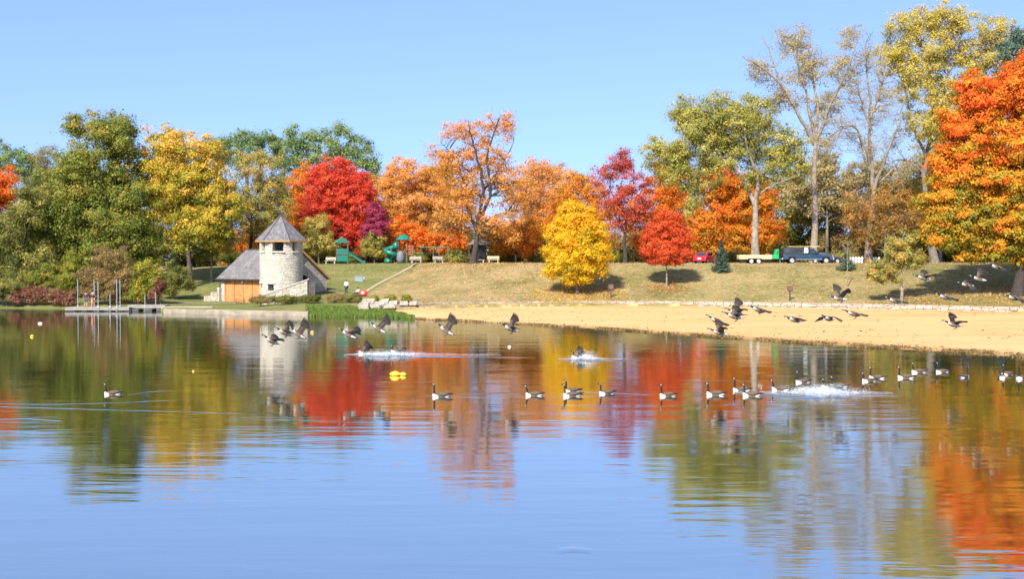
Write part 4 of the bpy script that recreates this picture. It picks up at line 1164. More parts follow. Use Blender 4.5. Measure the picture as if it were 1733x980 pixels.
    m.add(vs, [(0, 1, 2, 3), (7, 6, 5, 4), (0, 4, 5, 1), (1, 5, 6, 2), (2, 6, 7, 3), (3, 7, 4, 0)]); shift(m, org); m.build('stair_wall', STONE2, root, uv=True)
    m = MB(); a, b = q3(442, 501.2), q3(523, 473.2); up = Vector((0, 0, .11)); y0 = Vector((0, -.08, .004)); y1 = Vector((0, .53, .004))
    vs = [a + y0, b + y0, b + y1, a + y1]; vs += [v + up for v in vs]
    m.add(vs, [(3, 2, 1, 0), (4, 5, 6, 7), (0, 1, 5, 4), (1, 2, 6, 5), (2, 3, 7, 6), (3, 0, 4, 7)]); shift(m, org); m.build('stair_coping', COPING, root)
    m = MB()
    for k in range(9):
        p = q3(452 + 7.6 * k, 500); m.box((p.x, ds + 1.0, .3 + (.35 + .17 * k) / 2 + .3), (.55, 1.05, .95 + .17 * k * 1.0))
    shift(m, org); m.build('stair', CONC, root)
    # gate pier beside the arch
    p = W(527.5, 478, 140.5); m = MB(); m.box((p.x, 140.5, p.z - .9), (.72, .6, 1.75)); shift(m, org); m.build('gate_pier', plain('tan stone', (.60, .47, .33), .9, .15, 3, .02), root, bevel=.02)
    m = MB(); m.box((p.x, 140.5, p.z + .04), (.95, .8, .14)); shift(m, org); m.build('pier_cap', COPING, root, bevel=.02)
boathouse()

# ------------------------------------------------------------------ bank edging, retaining wall, paths
def strip_along(name, pts, width, z0, z1, mat, label, cat):
    """solid kerb-like wall following ground points (front line pts, thickness back)"""
    org = Vector(pts[len(pts) // 2]); m = MB(); n = len(pts)
    vs = []
    for p in pts:
        p = Vector(p); b = Vector((p.x, p.y + width, p.z))
        for q, z in ((p, z0), (p, z1), (b, z1), (b, z0)):
            vs.append((q.x, q.y, z if not callable(z) else z(q)))
    fs = []
    for i in range(n - 1):
        for k in range(4):
            a, b = i * 4 + k, i * 4 + (k + 1) % 4
            fs.append((a, b, b + 4, a + 4))
    fs += [(3, 2, 1, 0), tuple((n - 1) * 4 + k for k in range(4))]
    m.add(vs, fs); shift(m, org)
    return m, org
pts = [((px - CX) / FPX * q, q, 0) for px in np.linspace(276, 521, 20) for q in (np.interp(px, [276, 518], [126.0, 119.4]),)]
m, org = strip_along('ledge', pts, .7, -.5, .46, CONC2, '', '')
o = m.build('concrete_ledge', CONC2, loc=org, bevel=.03); tag(o, 'long low concrete ledge along the water in front of the boathouse', 'ledge')
# low second slab near the dock
m = MB(); m.box((0, 0, 0), (5.6, 1.2, .3)); o = m.build('concrete_slab', CONC, loc=Vector(W(318, 521.5, 130)), bevel=.03); tag(o, 'pale concrete landing slab between the dock and the boathouse ledge', 'slab')
# stone retaining wall between sand and grass
px = np.concatenate([np.arange(648, 1900, 6)]).astype(float)
bd = prof(px)[1]
bd = np.where(px < 690, 122.6 + (690 - px) * .01, bd)
wp = [((p - CX) / FPX * (d - .35), d - .35, 0) for p, d in zip(px, bd)]
wroot = thing('retaining_wall', 'long low cream stone retaining wall between beach sand and grassy slope', 'wall', Vector(wp[100]))
m, org = strip_along('w', wp, .95, -.1, 0.93, STONE2, '', '')
m.build('stone_course', brick_mat('wall limestone', (.56, .50, .40), (.36, .32, .26), (.10, .09, .075), 1.1, .24, .03, .06, .95, .12, .45), wroot, uv=True)
wq = [(p[0], p[1] - .10, 0) for p in wp]
m, org = strip_along('w', wq, 1.15, 0.932, 1.09, COPING, '', '')
nv = [((v[0]), v[1] + .03 * math.sin(i * 1.7), v[2] + .03 * math.sin(i * .9)) for i, v in enumerate(m.v)]; m.v = nv
m.build('coping', brick_mat('coping slabs', (.46, .38, .29), (.36, .30, .24), (.06, .05, .04), 1.5, 2.2, .03, .03, .95, .05, .4), wroot, uv=True)
# loose limestone blocks below the path
k = 0
STONE3 = plain('weathered limestone', (.33, .29, .23), .95, .35, 2.2, .05)
BLK = 'limestone blocks stacked at the end of the retaining wall'
blk = [(616, 515, 17, 5, 'flat'), (617, 520, 17, 5, 'lowest'), (623, 509.5, 20, 5, 'long'), (643, 514, 15, 6, 'squarish'), (652, 509.5, 12, 6, 'upright'), (668, 513.5, 15, 7, 'large'), (684, 514, 13, 5, 'narrow'), (700, 513.5, 14, 4, 'thin'), (636, 519.5, 17, 4, 'low'), (660, 520, 18, 4, 'slab like')]
for (bx, by, bw, bh, adj) in blk:
    d = 122.2 if by > 518 else (123.4 if by > 512 else 125.5)
    s_ = d / FPX; p = W(bx, by, d)
    m = MB(); m.box((0, 0, 0), (bw * s_, .8, bh * s_ + .12), rz=random.uniform(-.15, .15))
    m.v = [(v[0] + random.uniform(-.14, .14), v[1] + random.uniform(-.07, .07), v[2] + random.uniform(-.09, .07)) for v in m.v]
    o = m.build('limestone_block', STONE3, loc=p, uv=True, bevel=.05)
    lab = {'flat': 'flat limestone block on top of the lowest left block', 'lowest': 'lowest left limestone block at the grass edge', 'long': 'long limestone block under the seated person',
           'squarish': 'squarish limestone block right of the long block', 'upright': 'upright small limestone block in the top row', 'large': 'largest limestone block in the middle of the bed',
           'narrow': 'narrow limestone block right of the largest one', 'thin': 'thin limestone block at the right end of the bed', 'low': 'low limestone block in front of the squarish one', 'slab like': 'slab like limestone block in front of the largest one'}[adj]
    tag(o, lab, 'stone block', BLK)
def path_sheet(name, pts, width, mat, zoff=.05):
    pts = densify([np.array([(p[0] - CX) / FPX * p[1], p[1], 0]) for p in pts], 8)
    t = norm(np.gradient(pts, axis=0)); nn = np.stack([-t[:, 1], t[:, 0], 0 * t[:, 0]], -1)
    m = MB(); vs = []
    for p, q in zip(pts, nn):
        for s_ in (-.5, -.17, .17, .5):
            c = p + q * width * s_; vs.append((c[0], c[1], terr(c[0], c[1]) + zoff))
    n = len(pts)
    fs = [(i * 4 + k, i * 4 + k + 1, (i + 1) * 4 + k + 1, (i + 1) * 4 + k) for i in range(n - 1) for k in range(3)]
    m.add(vs, fs); o = m.build(name, mat); tag(o, kind='structure'); return o
path_sheet('path', [(548, 146.5), (580, 143), (600, 141.5), (615, 144), (640, 149), (670, 155), (700, 163), (725, 170)], 0.6, plain('worn gravel path', (.30, .235, .15), .95, .3, 3, .02))
path_sheet('path', [(300, 139), (345, 139.5), (385, 140), (420, 139)], 1.0, CONC)
# park road with kerb behind the crest
ASPH = plain('asphalt', (.055, .053, .05), .9, .2, 4, .01)
m = MB()
pxs = np.arange(1060, 2200, 20.); vs = []; fs = []
for p in pxs:
    cd = np.interp(p, PROF[:, 0], PROF[:, 7])
    for dd in (1.2, 9.5):
        q = G(p, cd + dd); vs.append((q.x, q.y, q.z + .02))
fs = [(2 * i, 2 * i + 2, 2 * i + 3, 2 * i + 1) for i in range(len(pxs) - 1)]
m.add(vs, fs); o = m.build('park_road', ASPH); tag(o, kind='structure')
kp = []
for p in pxs:
    q = G(p, np.interp(p, PROF[:, 0], PROF[:, 7]) + 1.0); kp.append((q.x, q.y, q.z))
m, org = strip_along('kerb', kp, .18, lambda q: 5.0, lambda q: 5.19, CONC, '', '')
o = m.build('kerb', CONC, loc=org); tag(o, kind='structure')

# ------------------------------------------------------------------ floating dock
def dock():
    d = 131.0; s = d / FPX
    x0, x1 = (115 - CX) * s, (278 - CX) * s
    ctr = Vector(((x0 + x1) / 2, d, 0)); root = thing('floating_dock', 'grey floating dock with tall steel posts by the left shore', 'dock', ctr)
    DECK = plain('grey deck boards', (.27, .25, .22), .85, .25, 3, .01); FL = plain('black float', (.02, .02, .022), .5)
    ST = plain('galvanised steel', (.27, .29, .29), .45, .15, 5, metallic=.35)
    L = x1 - x0
    secs = [(-L / 2, -L / 2 + L * .535), (-L / 2 + L * .54, -L / 2 + L * .66), (-L / 2 + L * .61, L / 2)]
    for i, (a, b) in enumerate(secs):
        zz = .42 if i < 2 else .62; yy = 0 if i < 2 else 1.15
        m = MB(); n = max(2, int((b - a) / .3))
        for k in range(n):
            m.box((a + (k + .5) * (b - a) / n, yy, zz), ((b - a) / n - .02, 1.9 if i < 2 else 2.0, .05))
        m.build('deck', DECK, root)
        m = MB(); m.box(((a + b) / 2, yy - .97 - (0 if i < 2 else .03), zz - .15), (b - a, .05, .30)); m.box(((a + b) / 2, yy + .97, zz - .15), (b - a, .05, .30))
        m.box((b - .03, yy, zz - .15), (.05, 1.9, .28)); m.box((a + .03, yy, zz - .15), (.05, 1.9, .28)); m.build('frame', plain('weathered frame', (.24, .22, .19), .85, .2, 3), root)
    for fx in (.07, .19, .31, .43, .56, .64, .72, .86, .97):
        m = MB(); m.box((-L / 2 + fx * L, 0, .06), (.75, 1.7, .36)); m.build('float', FL, root, bevel=.05)
    for pxx, py in ((126, 475), (154, 473), (171, 477), (191, 498), (198, 473), (202, 473), (244, 499), (253, 496)):
        top = W(pxx, py, d).z; x = (pxx - CX) * s - ctr.x
        y = {126: .97, 154: .97, 171: -.97, 191: -.97, 198: .97, 202: -.9, 244: .2, 253: 2.2}[pxx]
        m = MB(); m.tube([(x, y, -1), (x, y, top)], .055, 8); po = m.build('post', ST, root, smooth=False)
        m = MB(); m.box((x, y, .5), (.2, .2, .22)); m.build('bracket', ST, po)
    return root
dock()

# ------------------------------------------------------------------ people
SKIN = plain('skin', (.50, .28, .19), .6, .05); 
def skinmesh(name, joints, edges, radii, mat, parent, sub=1):
    me = bpy.data.meshes.new(name); me.from_pydata([tuple(j) for j in joints], edges, [])
    me.materials.append(mat); o = bpy.data.objects.new(name, me); col.objects.link(o); o.parent = parent
    md = o.modifiers.new('skin', 'SKIN'); md.use_smooth_shade = True
    if not me.skin_vertices: return o
    for i, r in enumerate(radii):
        v = me.skin_vertices[0].data[i]; v.radius = (r, r) if not isinstance(r, tuple) else r; v.use_root = (i == 0)
    sb = o.modifiers.new('sub', 'SUBSURF'); sb.levels = sub; sb.render_levels = sub + 1
    return o
def person(label, loc, rz, pose, shirt, legs, hair, h=1.72, hat=None, longsleeve=True, bare=False, scale=1.0):
    root = thing('person', label, 'person', loc, rz); root.scale = (h / 1.72 * scale,) * 3
    # faces -y in its own frame
    if pose == 'stand':
        J = dict(pel=(0, 0, .93), sp=(0, .01, 1.15), ch=(0, .01, 1.35), nk=(0, 0, 1.48), hd=(0, -.02, 1.60), lh=(.09, 0, .90), lk=(.10, -.02, .50), la=(.11, .02, .08), lt=(.12, -.14, .04),
                 rh=(-.09, 0, .90), rk=(-.12, -.03, .50), ra=(-.15, .02, .08), rt=(-.17, -.13, .04), ls=(.19, .01, 1.41), le=(.24, -.02, 1.14), lw=(.14, -.22, 1.12), lf=(.06, -.27, 1.15),
                 rs=(-.19, .01, 1.41), re=(-.25, -.02, 1.14), rw=(-.13, -.23, 1.10), rf=(-.05, -.28, 1.10))
    elif pose == 'relaxed':
        J = dict(pel=(0, 0, .93), sp=(0, .01, 1.15), ch=(0, .01, 1.35), nk=(0, 0, 1.48), hd=(0, -.02, 1.60), lh=(.09, 0, .90), lk=(.10, -.02, .50), la=(.10, .02, .08), lt=(.11, -.14, .04),
                 rh=(-.09, 0, .90), rk=(-.10, -.02, .50), ra=(-.10, .02, .08), rt=(-.11, -.14, .04), ls=(.19, .01, 1.41), le=(.26, .02, 1.14), lw=(.25, -.06, .90), lf=(.24, -.08, .80),
                 rs=(-.19, .01, 1.41), re=(-.26, .02, 1.14), rw=(-.25, -.06, .90), rf=(-.24, -.08, .80))
    else:
        J = dict(pel=(0, 0, .16), sp=(0, -.02, .38), ch=(0, -.10, .58), nk=(0, -.15, .70), hd=(0, -.20, .82), lh=(.10, -.02, .15), lk=(.18, -.42, .42), la=(.20, -.60, .08), lt=(.22, -.74, .05),
                 rh=(-.10, -.02, .15), rk=(-.20, -.40, .40), ra=(-.16, -.62, .08), rt=(-.15, -.77, .05), ls=(.19, -.11, .63), le=(.30, -.28, .44), lw=(.22, -.46, .46), lf=(.15, -.52, .42),
                 rs=(-.19, -.11, .63), re=(-.28, -.30, .42), rw=(-.12, -.45, .40), rf=(-.05, -.50, .36))
    rad = dict(pel=.135, sp=.12, ch=.15, nk=.055, hd=.10, lh=.09, lk=.058, la=.042, lt=.035, rh=.09, rk=.058, ra=.042, rt=.035, ls=.06, le=.043, lw=.03, lf=.028, rs=.06, re=.043, rw=.03, rf=.028)
    E = [('pel', 'sp'), ('sp', 'ch'), ('ch', 'nk'), ('nk', 'hd'), ('pel', 'lh'), ('lh', 'lk'), ('lk', 'la'), ('la', 'lt'), ('pel', 'rh'), ('rh', 'rk'), ('rk', 'ra'), ('ra', 'rt'),
         ('ch', 'ls'), ('ls', 'le'), ('le', 'lw'), ('lw', 'lf'), ('ch', 'rs'), ('rs', 're'), ('re', 'rw'), ('rw', 'rf')]
    def sub(name, keys, grow, mat):
        ks = [k for k in J if k in keys]; ix = {k: i for i, k in enumerate(ks)}
        ed = [(ix[a], ix[b]) for a, b in E if a in ix and b in ix]
        return skinmesh(name, [J[k] for k in ks], ed, [rad[k] * grow for k in ks], mat, root)
    body = sub('body', list(J), 1.0, SKIN)
    sub('shirt', ['sp', 'ch', 'pel', 'ls', 'le', 'rs', 're'] + (['lw', 'rw'] if longsleeve else []), 1.22, shirt)
    if not bare:
        sub('trousers', ['pel', 'lh', 'lk', 'rh', 'rk', 'la', 'ra'], 1.2, legs)
    else:
        sub('shorts', ['pel', 'lh', 'rh', 'lk', 'rk'], 1.18, legs)
    hd = Vector(J['hd'])
    m = MB(); m.ball(hd + Vector((0, .03, .045)), .118, 14, sc=(1, 1.05, 1.0))
    m.v = [(v[0], max(v[1], hd.y - .075 + max(0, .02 - (v[2] - hd.z)) * 1.5), v[2]) for v in m.v]
    m.build('hair', hair, root, smooth=True)
    m = MB(); m.lathe([(.012, -.02), (.018, 0), (.008, .03)], (hd.x, hd.y - .105, hd.z - .01), 6); m.ball((hd.x + .035, hd.y - .09, hd.z + .02), .012, 6); m.ball((hd.x - .035, hd.y - .09, hd.z + .02), .012, 6)
    m.build('face_features', plain('face detail', (.30, .15, .11), .6), root)
    for side in ('l', 'r'):
        t = Vector(J[side + 't']); a = Vector(J[side + 'a']); m = MB(); c = (t + a) / 2; yaw = math.atan2(-(t.x - a.x), (t.y - a.y))
        m.box((c.x, c.y - .01, max(.05, c.z - .01)), (.095, .28, .09), rz=yaw, top=.8); m.build('shoe', SHOE, root, bevel=.03)
    if hat:
        m = MB(); m.ball(hd + Vector((0, .01, .07)), .125, 12, sc=(1, 1.05, .8)); m.plate([(hd.x + .16 * math.cos(t), hd.y + .02 + .19 * math.sin(t)) for t in np.linspace(0, 2 * PI, 16)[:-1]], hd.z + .05, hd.z + .075)
        m.build('hat', hat, root, smooth=True)
    return root
SHOE = plain('dark red shoe', (.20, .03, .02), .6)
WHITE = plain('white cotton', (.78, .76, .74), .8, .06); NAVY = plain('navy cloth', (.02, .025, .07), .8); DENIM = plain('denim', (.06, .10, .17), .8); CHAR = plain('charcoal trousers', (.035, .035, .045), .8)
MAROON = plain('maroon cloth', (.10, .02, .04), .8); SALMON = plain('salmon cloth', (.75, .28, .18), .8); BRH = plain('brown hair', (.06, .03, .015), .6); DKH = plain('dark hair', (.015, .012, .01), .5)
d = 131.4
person('person in dark maroon and navy shirt and blue shorts standing on the dock', W(145.5, 518, d) * 1, R(200), 'relaxed', MAROON, DENIM, DKH, 1.72, longsleeve=False, bare=True)
person('person in navy top, salmon trousers and white hat standing on the dock', W(157, 518, d) * 1, R(60), 'stand', NAVY, SALMON, BRH, 1.55, hat=WHITE, longsleeve=False)
for o in list(bpy.data.objects):
    if o.name.startswith('person') and o.parent is None and o.location.y < 132: o.location.z = .45
g = G(586, 141.5); person('standing person in white shirt and dark trousers on the path below the lawn', g + Vector((0, 0, .05)), R(-20), 'stand', WHITE, CHAR, BRH, 1.75)
g = G(608, 140.8); person('person in white shirt sitting on the path beside a red bag', g + Vector((0, 0, .05)), R(-60), 'sit', WHITE, CHAR, DKH, 1.75)
def bag():
    g = G(616, 140.2); RED = plain('red cloth', (.70, .03, .03), .7)
    root = thing('red_bag', 'bright red cloth bag with white flap lying beside the seated person', 'bag', g + Vector((0, 0, .05)))
    m = MB(); m.ball((0, 0, .30), .42, 14, sc=(1, .7, .78)); m.ball((-.35, -.05, .2), .26, 10, sc=(1.3, .8, .7)); m.build('bag_body', RED, root, smooth=True)
    m = MB(); m.box((-.12, -.32, .36), (.35, .06, .26), rx=.3); m.build('flap', WHITE, root, bevel=.03)
    m = MB(); t = np.linspace(0, PI, 10); m.tube([(.3 * math.cos(a), 0, .55 + .22 * math.sin(a)) for a in t], .025, 6); m.build('handle', RED, root)
bag()

# ------------------------------------------------------------------ park furniture
OAK = plain('weathered bench wood', (.50, .38, .24), .8, .15, 4); OAKD = plain('red brown wood', (.28, .09, .05), .7, .2, 4); BROWN = plain('brown painted wood', (.09, .045, .03), .7, .2, 4)
def bench(label, px, d, rz=0, back=True, wd=1.6, mat=OAK):
    root = thing('park_bench', label, 'bench', G(px, d), rz, 'park benches along the top of the slope')
    m = MB()
    for k in range(3): m.box((0, -.25 + .17 * k, .46), (wd, .15, .05))
    m.build('seat', mat, root)
    if back:
        m = MB()
        for k in range(2): m.box((0, .27 + .02 * k, .68 + .20 * k), (wd, .05, .16), rx=-.12)
        m.build('backrest', mat, root)
    for sx in (-1, 1):
        x = sx * (wd / 2 - .22)
        m = MB(); m.box((x, -.22, .215), (.12, .12, .43)); m.box((x, .17, .215), (.12, .12, .43)); m.box((x, -.02, .40), (.10, .5, .07))
        if back: m.box((x, .31, .62), (.09, .07, .75), rx=-.12)
        m.build('leg', mat, root)
bench('bench with backrest standing right of the tall leaning trunk', 835, 156.5, R(6))
bench('low backless bench beside the tall leaning trunk', 812, 157.5, R(4), back=False, wd=1.35)
bench('bench left of the swing posts near the spiral slide', 704, 167.5, R(18), wd=1.7, mat=plain('grey bench wood', (.40, .34, .27), .8, .15))
bench('bench right of the green swing posts', 742, 166.5, R(25), wd=1.5, mat=plain('grey bench wood', (.40, .34, .27), .8))
bench('bench under the low leaves left of the left playground tower', 560, 169, R(-10), wd=1.7, mat=plain('grey bench wood', (.40, .34, .27), .8))
def picnic(label, px, d, rz, mat, sc=1.0):
    root = thing('picnic_table', label, 'picnic table', G(px, d), rz); root.scale = (sc,) * 3
    m = MB()
    for k in range(4): m.box((0, -.30 + .2 * k, .74), (1.7, .18, .05))
    m.build('tabletop', mat, root)
    for sy in (-1, 1):
        m = MB()
        for k in range(2): m.box((0, sy * (.66 + .14 * k), .44), (1.7, .13, .05))
        m.build('seat', mat, root)
    for sx in (-1, 1):
        m = MB(); m.box((sx * .6, -.34, .36), (.07, .1, .82), rx=-.42); m.box((sx * .6, .34, .36), (.07, .1, .82), rx=.42); m.box((sx * .6, 0, .40), (.06, 1.6, .09)); m.build('leg', mat, root)
picnic('small red brown picnic table before the orange boathouse doors', 406, 139.2, R(15), OAKD, .78)
def util():
    root = thing('utility_box', 'grey green utility box on the lawn right of the tower', 'utility box', G(607, 152), R(20))
    m = MB(); m.box((0, 0, .36), (.95, .7, .75)); m.build('housing', plain('grey green metal', (.24, .32, .30), .5, .1), root, bevel=.04)
    m = MB(); m.box((0, -.01, .76), (1.02, .78, .07)); m.build('lid', plain('grey green metal', (.24, .32, .30), .5), root, bevel=.02)
    m = MB(); m.ball((.62, -.1, .45), .2, 10, sc=(.8, .6, 1)); m.tube([(.62, -.1, 0), (.62, -.1, .4)], .06, 8); m.build('meter', WHITE, root, smooth=True)
util()
def signpost(label, px, d, h):
    root = thing('sign_post', label, 'sign', G(px, d), 0, 'brown sign posts at the foot of the slope')
    m = MB(); m.box((0, 0, h / 2 - .15), (.15, .13, h + .3)); m.build('post', BROWN, root)
    m = MB(); m.box((0, -.09, h - .3), (.62, .05, .60)); m.build('sign_board', BROWN, root, bevel=.015)
    m = MB(); m.box((.03, -.118, h - .28), (.40, .006, .36)); m.build('notice', plain('faded notice', (.13, .075, .06), .6), root)
signpost('brown sign post standing right of the round yellow tree', 1034, 133, 1.55)
signpost('brown sign post on the open slope below the pickup', 1337, 128.5, 1.6)
def kiosk():
    root = thing('park_shelter', 'small brown shelter with hipped roof behind the tall leaning trunk', 'shelter', G(812, 166))
    TANR = brick_mat('tan shingles', (.34, .26, .21), (.26, .20, .17), (.12, .09, .08), .3, .25, .01, .02, .9, .02, .2)
    m = MB(); m.box((-.1, 0, 1.35), (1.9, 1.6, 2.7)); m.build('cabin', plain('dark brown boards', (.055, .045, .05), .8, .3, 3), root)
    m = MB(); m.add([(-1.7, -1.6, 2.55), (1.7, -1.6, 2.55), (1.7, 1.6, 2.55), (-1.7, 1.6, 2.55), (-.5, 0, 3.75), (.5, 0, 3.75)], [(0, 1, 5, 4), (1, 2, 5), (2, 3, 4, 5), (3, 0, 4), (3, 2, 1, 0)]); m.build('roof', TANR, root, uv=True)
    for x in (-1.45, 1.45):
        m = MB(); m.box((x, -1.4, 1.28), (.16, .16, 2.56)); m.build('post', BROWN, root)
    m = MB(); m.box((-.1, -.83, 1.05), (.85, .06, 2.0)); m.build('door', plain('door dark', (.03, .03, .035), .6), root)
kiosk()
# ---- playground
TEAL = plain('teal green plastic', (.008, .14, .095), .4, .1, 2, spec=.5); TEALD = plain('dark green steel', (.01, .12, .08), .5); BROWNS = plain('brown steel', (.10, .045, .035), .5); REDP = plain('red brown panel', (.35, .09, .05), .5); GREYP = plain('grey climbing panel', (.13, .14, .15), .6)
def play_left():
    d = 170; s = d / FPX
    root = thing('playground_tower', 'left playground tower with green gabled roof and straight slide', 'playground tower', G(579, d), R(8))
    for x in (-.8, .8):
        for y in (-.8, .8):
            m = MB(); m.box((x, y, 1.55), (.16, .16, 3.1)); m.build('post', BROWNS if x < 0 else TEALD, root)
    m = MB(); m.prism([(-1.15, 3.0), (1.15, 3.0), (0.0, 3.9)], -1.1, 1.1); 
    m.v = [(v[1] * .9, v[0], v[2]) if False else v for v in m.v]; m.build('roof', TEAL, root, bevel=.03)
    m = MB(); m.box((0, 0, 1.3), (1.75, 1.75, .1)); m.build('platform', BROWNS, root)
    for x, y, rz in ((-.8, 0, PI / 2), (0, .8, 0), (0, -.84, 0)):
        m = MB(); m.box((x, y, 1.75), (1.5, .08, .8), rz=rz); m.box((x, y, .75), (1.4, .06, .8), rz=rz); m.build('panel', TEAL, root, bevel=.02)
    m = MB(); q = [(.85, 1.38), (1.5, 1.15), (2.3, .55), (2.9, .22), (3.3, .18)]
    vs = []; fs = []
    for x, z in q:
        for y, dz in ((-.38, .28), (-.32, 0), (.32, 0), (.38, .28), (.36, -.08), (-.36, -.08)): vs.append((x, y - .4, z + dz))
    for i in range(len(q) - 1):
        for k in range(6):
            a, b = i * 6 + k, i * 6 + (k + 1) % 6; fs.append((a, b, b + 6, a + 6))
    fs += [(0, 1, 2, 3, 4, 5), tuple(len(vs) - 1 - k for k in range(6))]
    m.add(vs, fs); m.build('slide', TEAL, root)
play_left()
def play_right():
    d = 170
    root = thing('playground_tower', 'right playground tower with teal umbrella roof and spiral tube slide', 'playground tower', G(683, d))
    for k in range(4):
        a = PI / 4 + k * PI / 2; m = MB(); m.tube([(.85 * math.cos(a), .85 * math.sin(a), 0), (.85 * math.cos(a), .85 * math.sin(a), 3.45)], .075, 8); m.build('post', BROWNS, root)
    m = MB(); m.lathe([(1.15, 3.38), (1.02, 3.55), (.75, 3.85), (.35, 4.1), (.02, 4.2)], n=8); m.build('roof', TEAL, root, bevel=.02)
    m = MB(); m.lathe([(1.0, 1.75), (1.0, 1.85)], n=16); m.build('platform', BROWNS, root)
    pts = []
    for t in np.linspace(0, 1, 30):
        a = R(60) + t * R(470); r = .75
        pts.append((-1.75 + r * math.cos(a), -.2 + r * math.sin(a), 2.35 - 2.0 * t))
    pts = [(-.6, .3, 2.4), (-1.0, .45, 2.4)] + pts + [(-1.95, -1.1, .26)]
    m = MB(); m.tube(pts, .34, 12); m.build('tube_slide', TEAL, root, smooth=True)
    m = MB(); m.tube([(-1.75, -.2, 0), (-1.75, -.2, 2.4)], .07, 8); m.build('slide_post', GREYP, root)
    m = MB(); m.ball((-1.1, .3, 2.5), .62, 12, sc=(.8, .9, 1)); m.build('slide_hood', TEAL, root, smooth=True)
    m = MB(); m.lathe([(.5, 0), (.62, .6), (.55, 1.3), (.3, 1.75)], (-.35, -.7, 0), 10); m.build('climbing_wall', GREYP, root, smooth=True)
    for k in range(5):
        m = MB(); m.box((.95, -.6, 1.3 + .28 * k), (1.0, .07, .12)); m.build('rung', REDP, root)
    for x in (.5, 1.4):
        m = MB(); m.tube([(x, -.6, 0), (x, -.6, 2.65)], .045, 6); m.build('ladder_rail', GREYP, root)
play_right()
def swing():
    root = thing('swing_set', 'green swing frame right of the spiral slide tower', 'swing set', G(735, 171))
    for x in (-1.9, -.1, .75, 2.0):
        m = MB(); m.tube([(x, -.5, 0), (x, 0, 2.3)], .07, 8); m.tube([(x, .5, 0), (x, 0, 2.3)], .07, 8); m.build('post', TEALD, root)
    m = MB(); m.tube([(-2.1, 0, 2.3), (2.2, 0, 2.3)], .07, 8); m.build('top_bar', TEALD, root)
    for x in (-1.2, 1.4):
        m = MB(); m.box((x, 0, .5), (.45, .2, .04)); m.tube([(x - .2, 0, .5), (x - .2, 0, 2.3)], .012, 4); m.tube([(x + .2, 0, .5), (x + .2, 0, 2.3)], .012, 4); m.build('swing_seat', BROWN, root)
swing()

# ------------------------------------------------------------------ vehicles
RUB = plain('tyre rubber', (.018, .018, .018), .9); RIM = plain('alloy rim', (.45, .45, .45), .35, .1, 5, metallic=.5); WRIM = plain('white rim', (.78, .78, .78), .5); CHROME = plain('chrome', (.6, .6, .62), .2, .05, 5, metallic=.9)
GLASS = plain('window glass', (.03, .04, .045), .05, .1, spec=.8); LAMP = plain('headlight glass', (.65, .65, .62), .15, spec=.8); REDL = plain('tail light', (.5, .02, .02), .2)
def wheel(parent, x, y, r, w, rim, side):
    m = MB(); m.lathe([(r * .6, -w / 2), (r * .93, -w / 2), (r, -w * .3), (r, w * .3), (r * .93, w / 2), (r * .6, w / 2)], (x, y, r), 22, 'Y'); o = m.build('wheel', RUB, parent)
    m = MB(); m.lathe([(r * .12, w * .56), (r * .15, w * .58), (r * .45, w * .52), (r * .62, w * .56), (r * .68, w * .54), (r * .68, -w * .3), (r * .1, -w * .3)], (x, y, r), 20, 'Y')
    if side < 0: m.v = [(v[0], 2 * y - v[1], v[2]) for v in m.v]
    m.build('rim', rim, o)
def side_panel(poly, y, t, mat, name, parent, bevel=.0):
    m = MB(); m.prism(poly, y, y + t); return m.build(name, mat, parent, bevel=bevel)
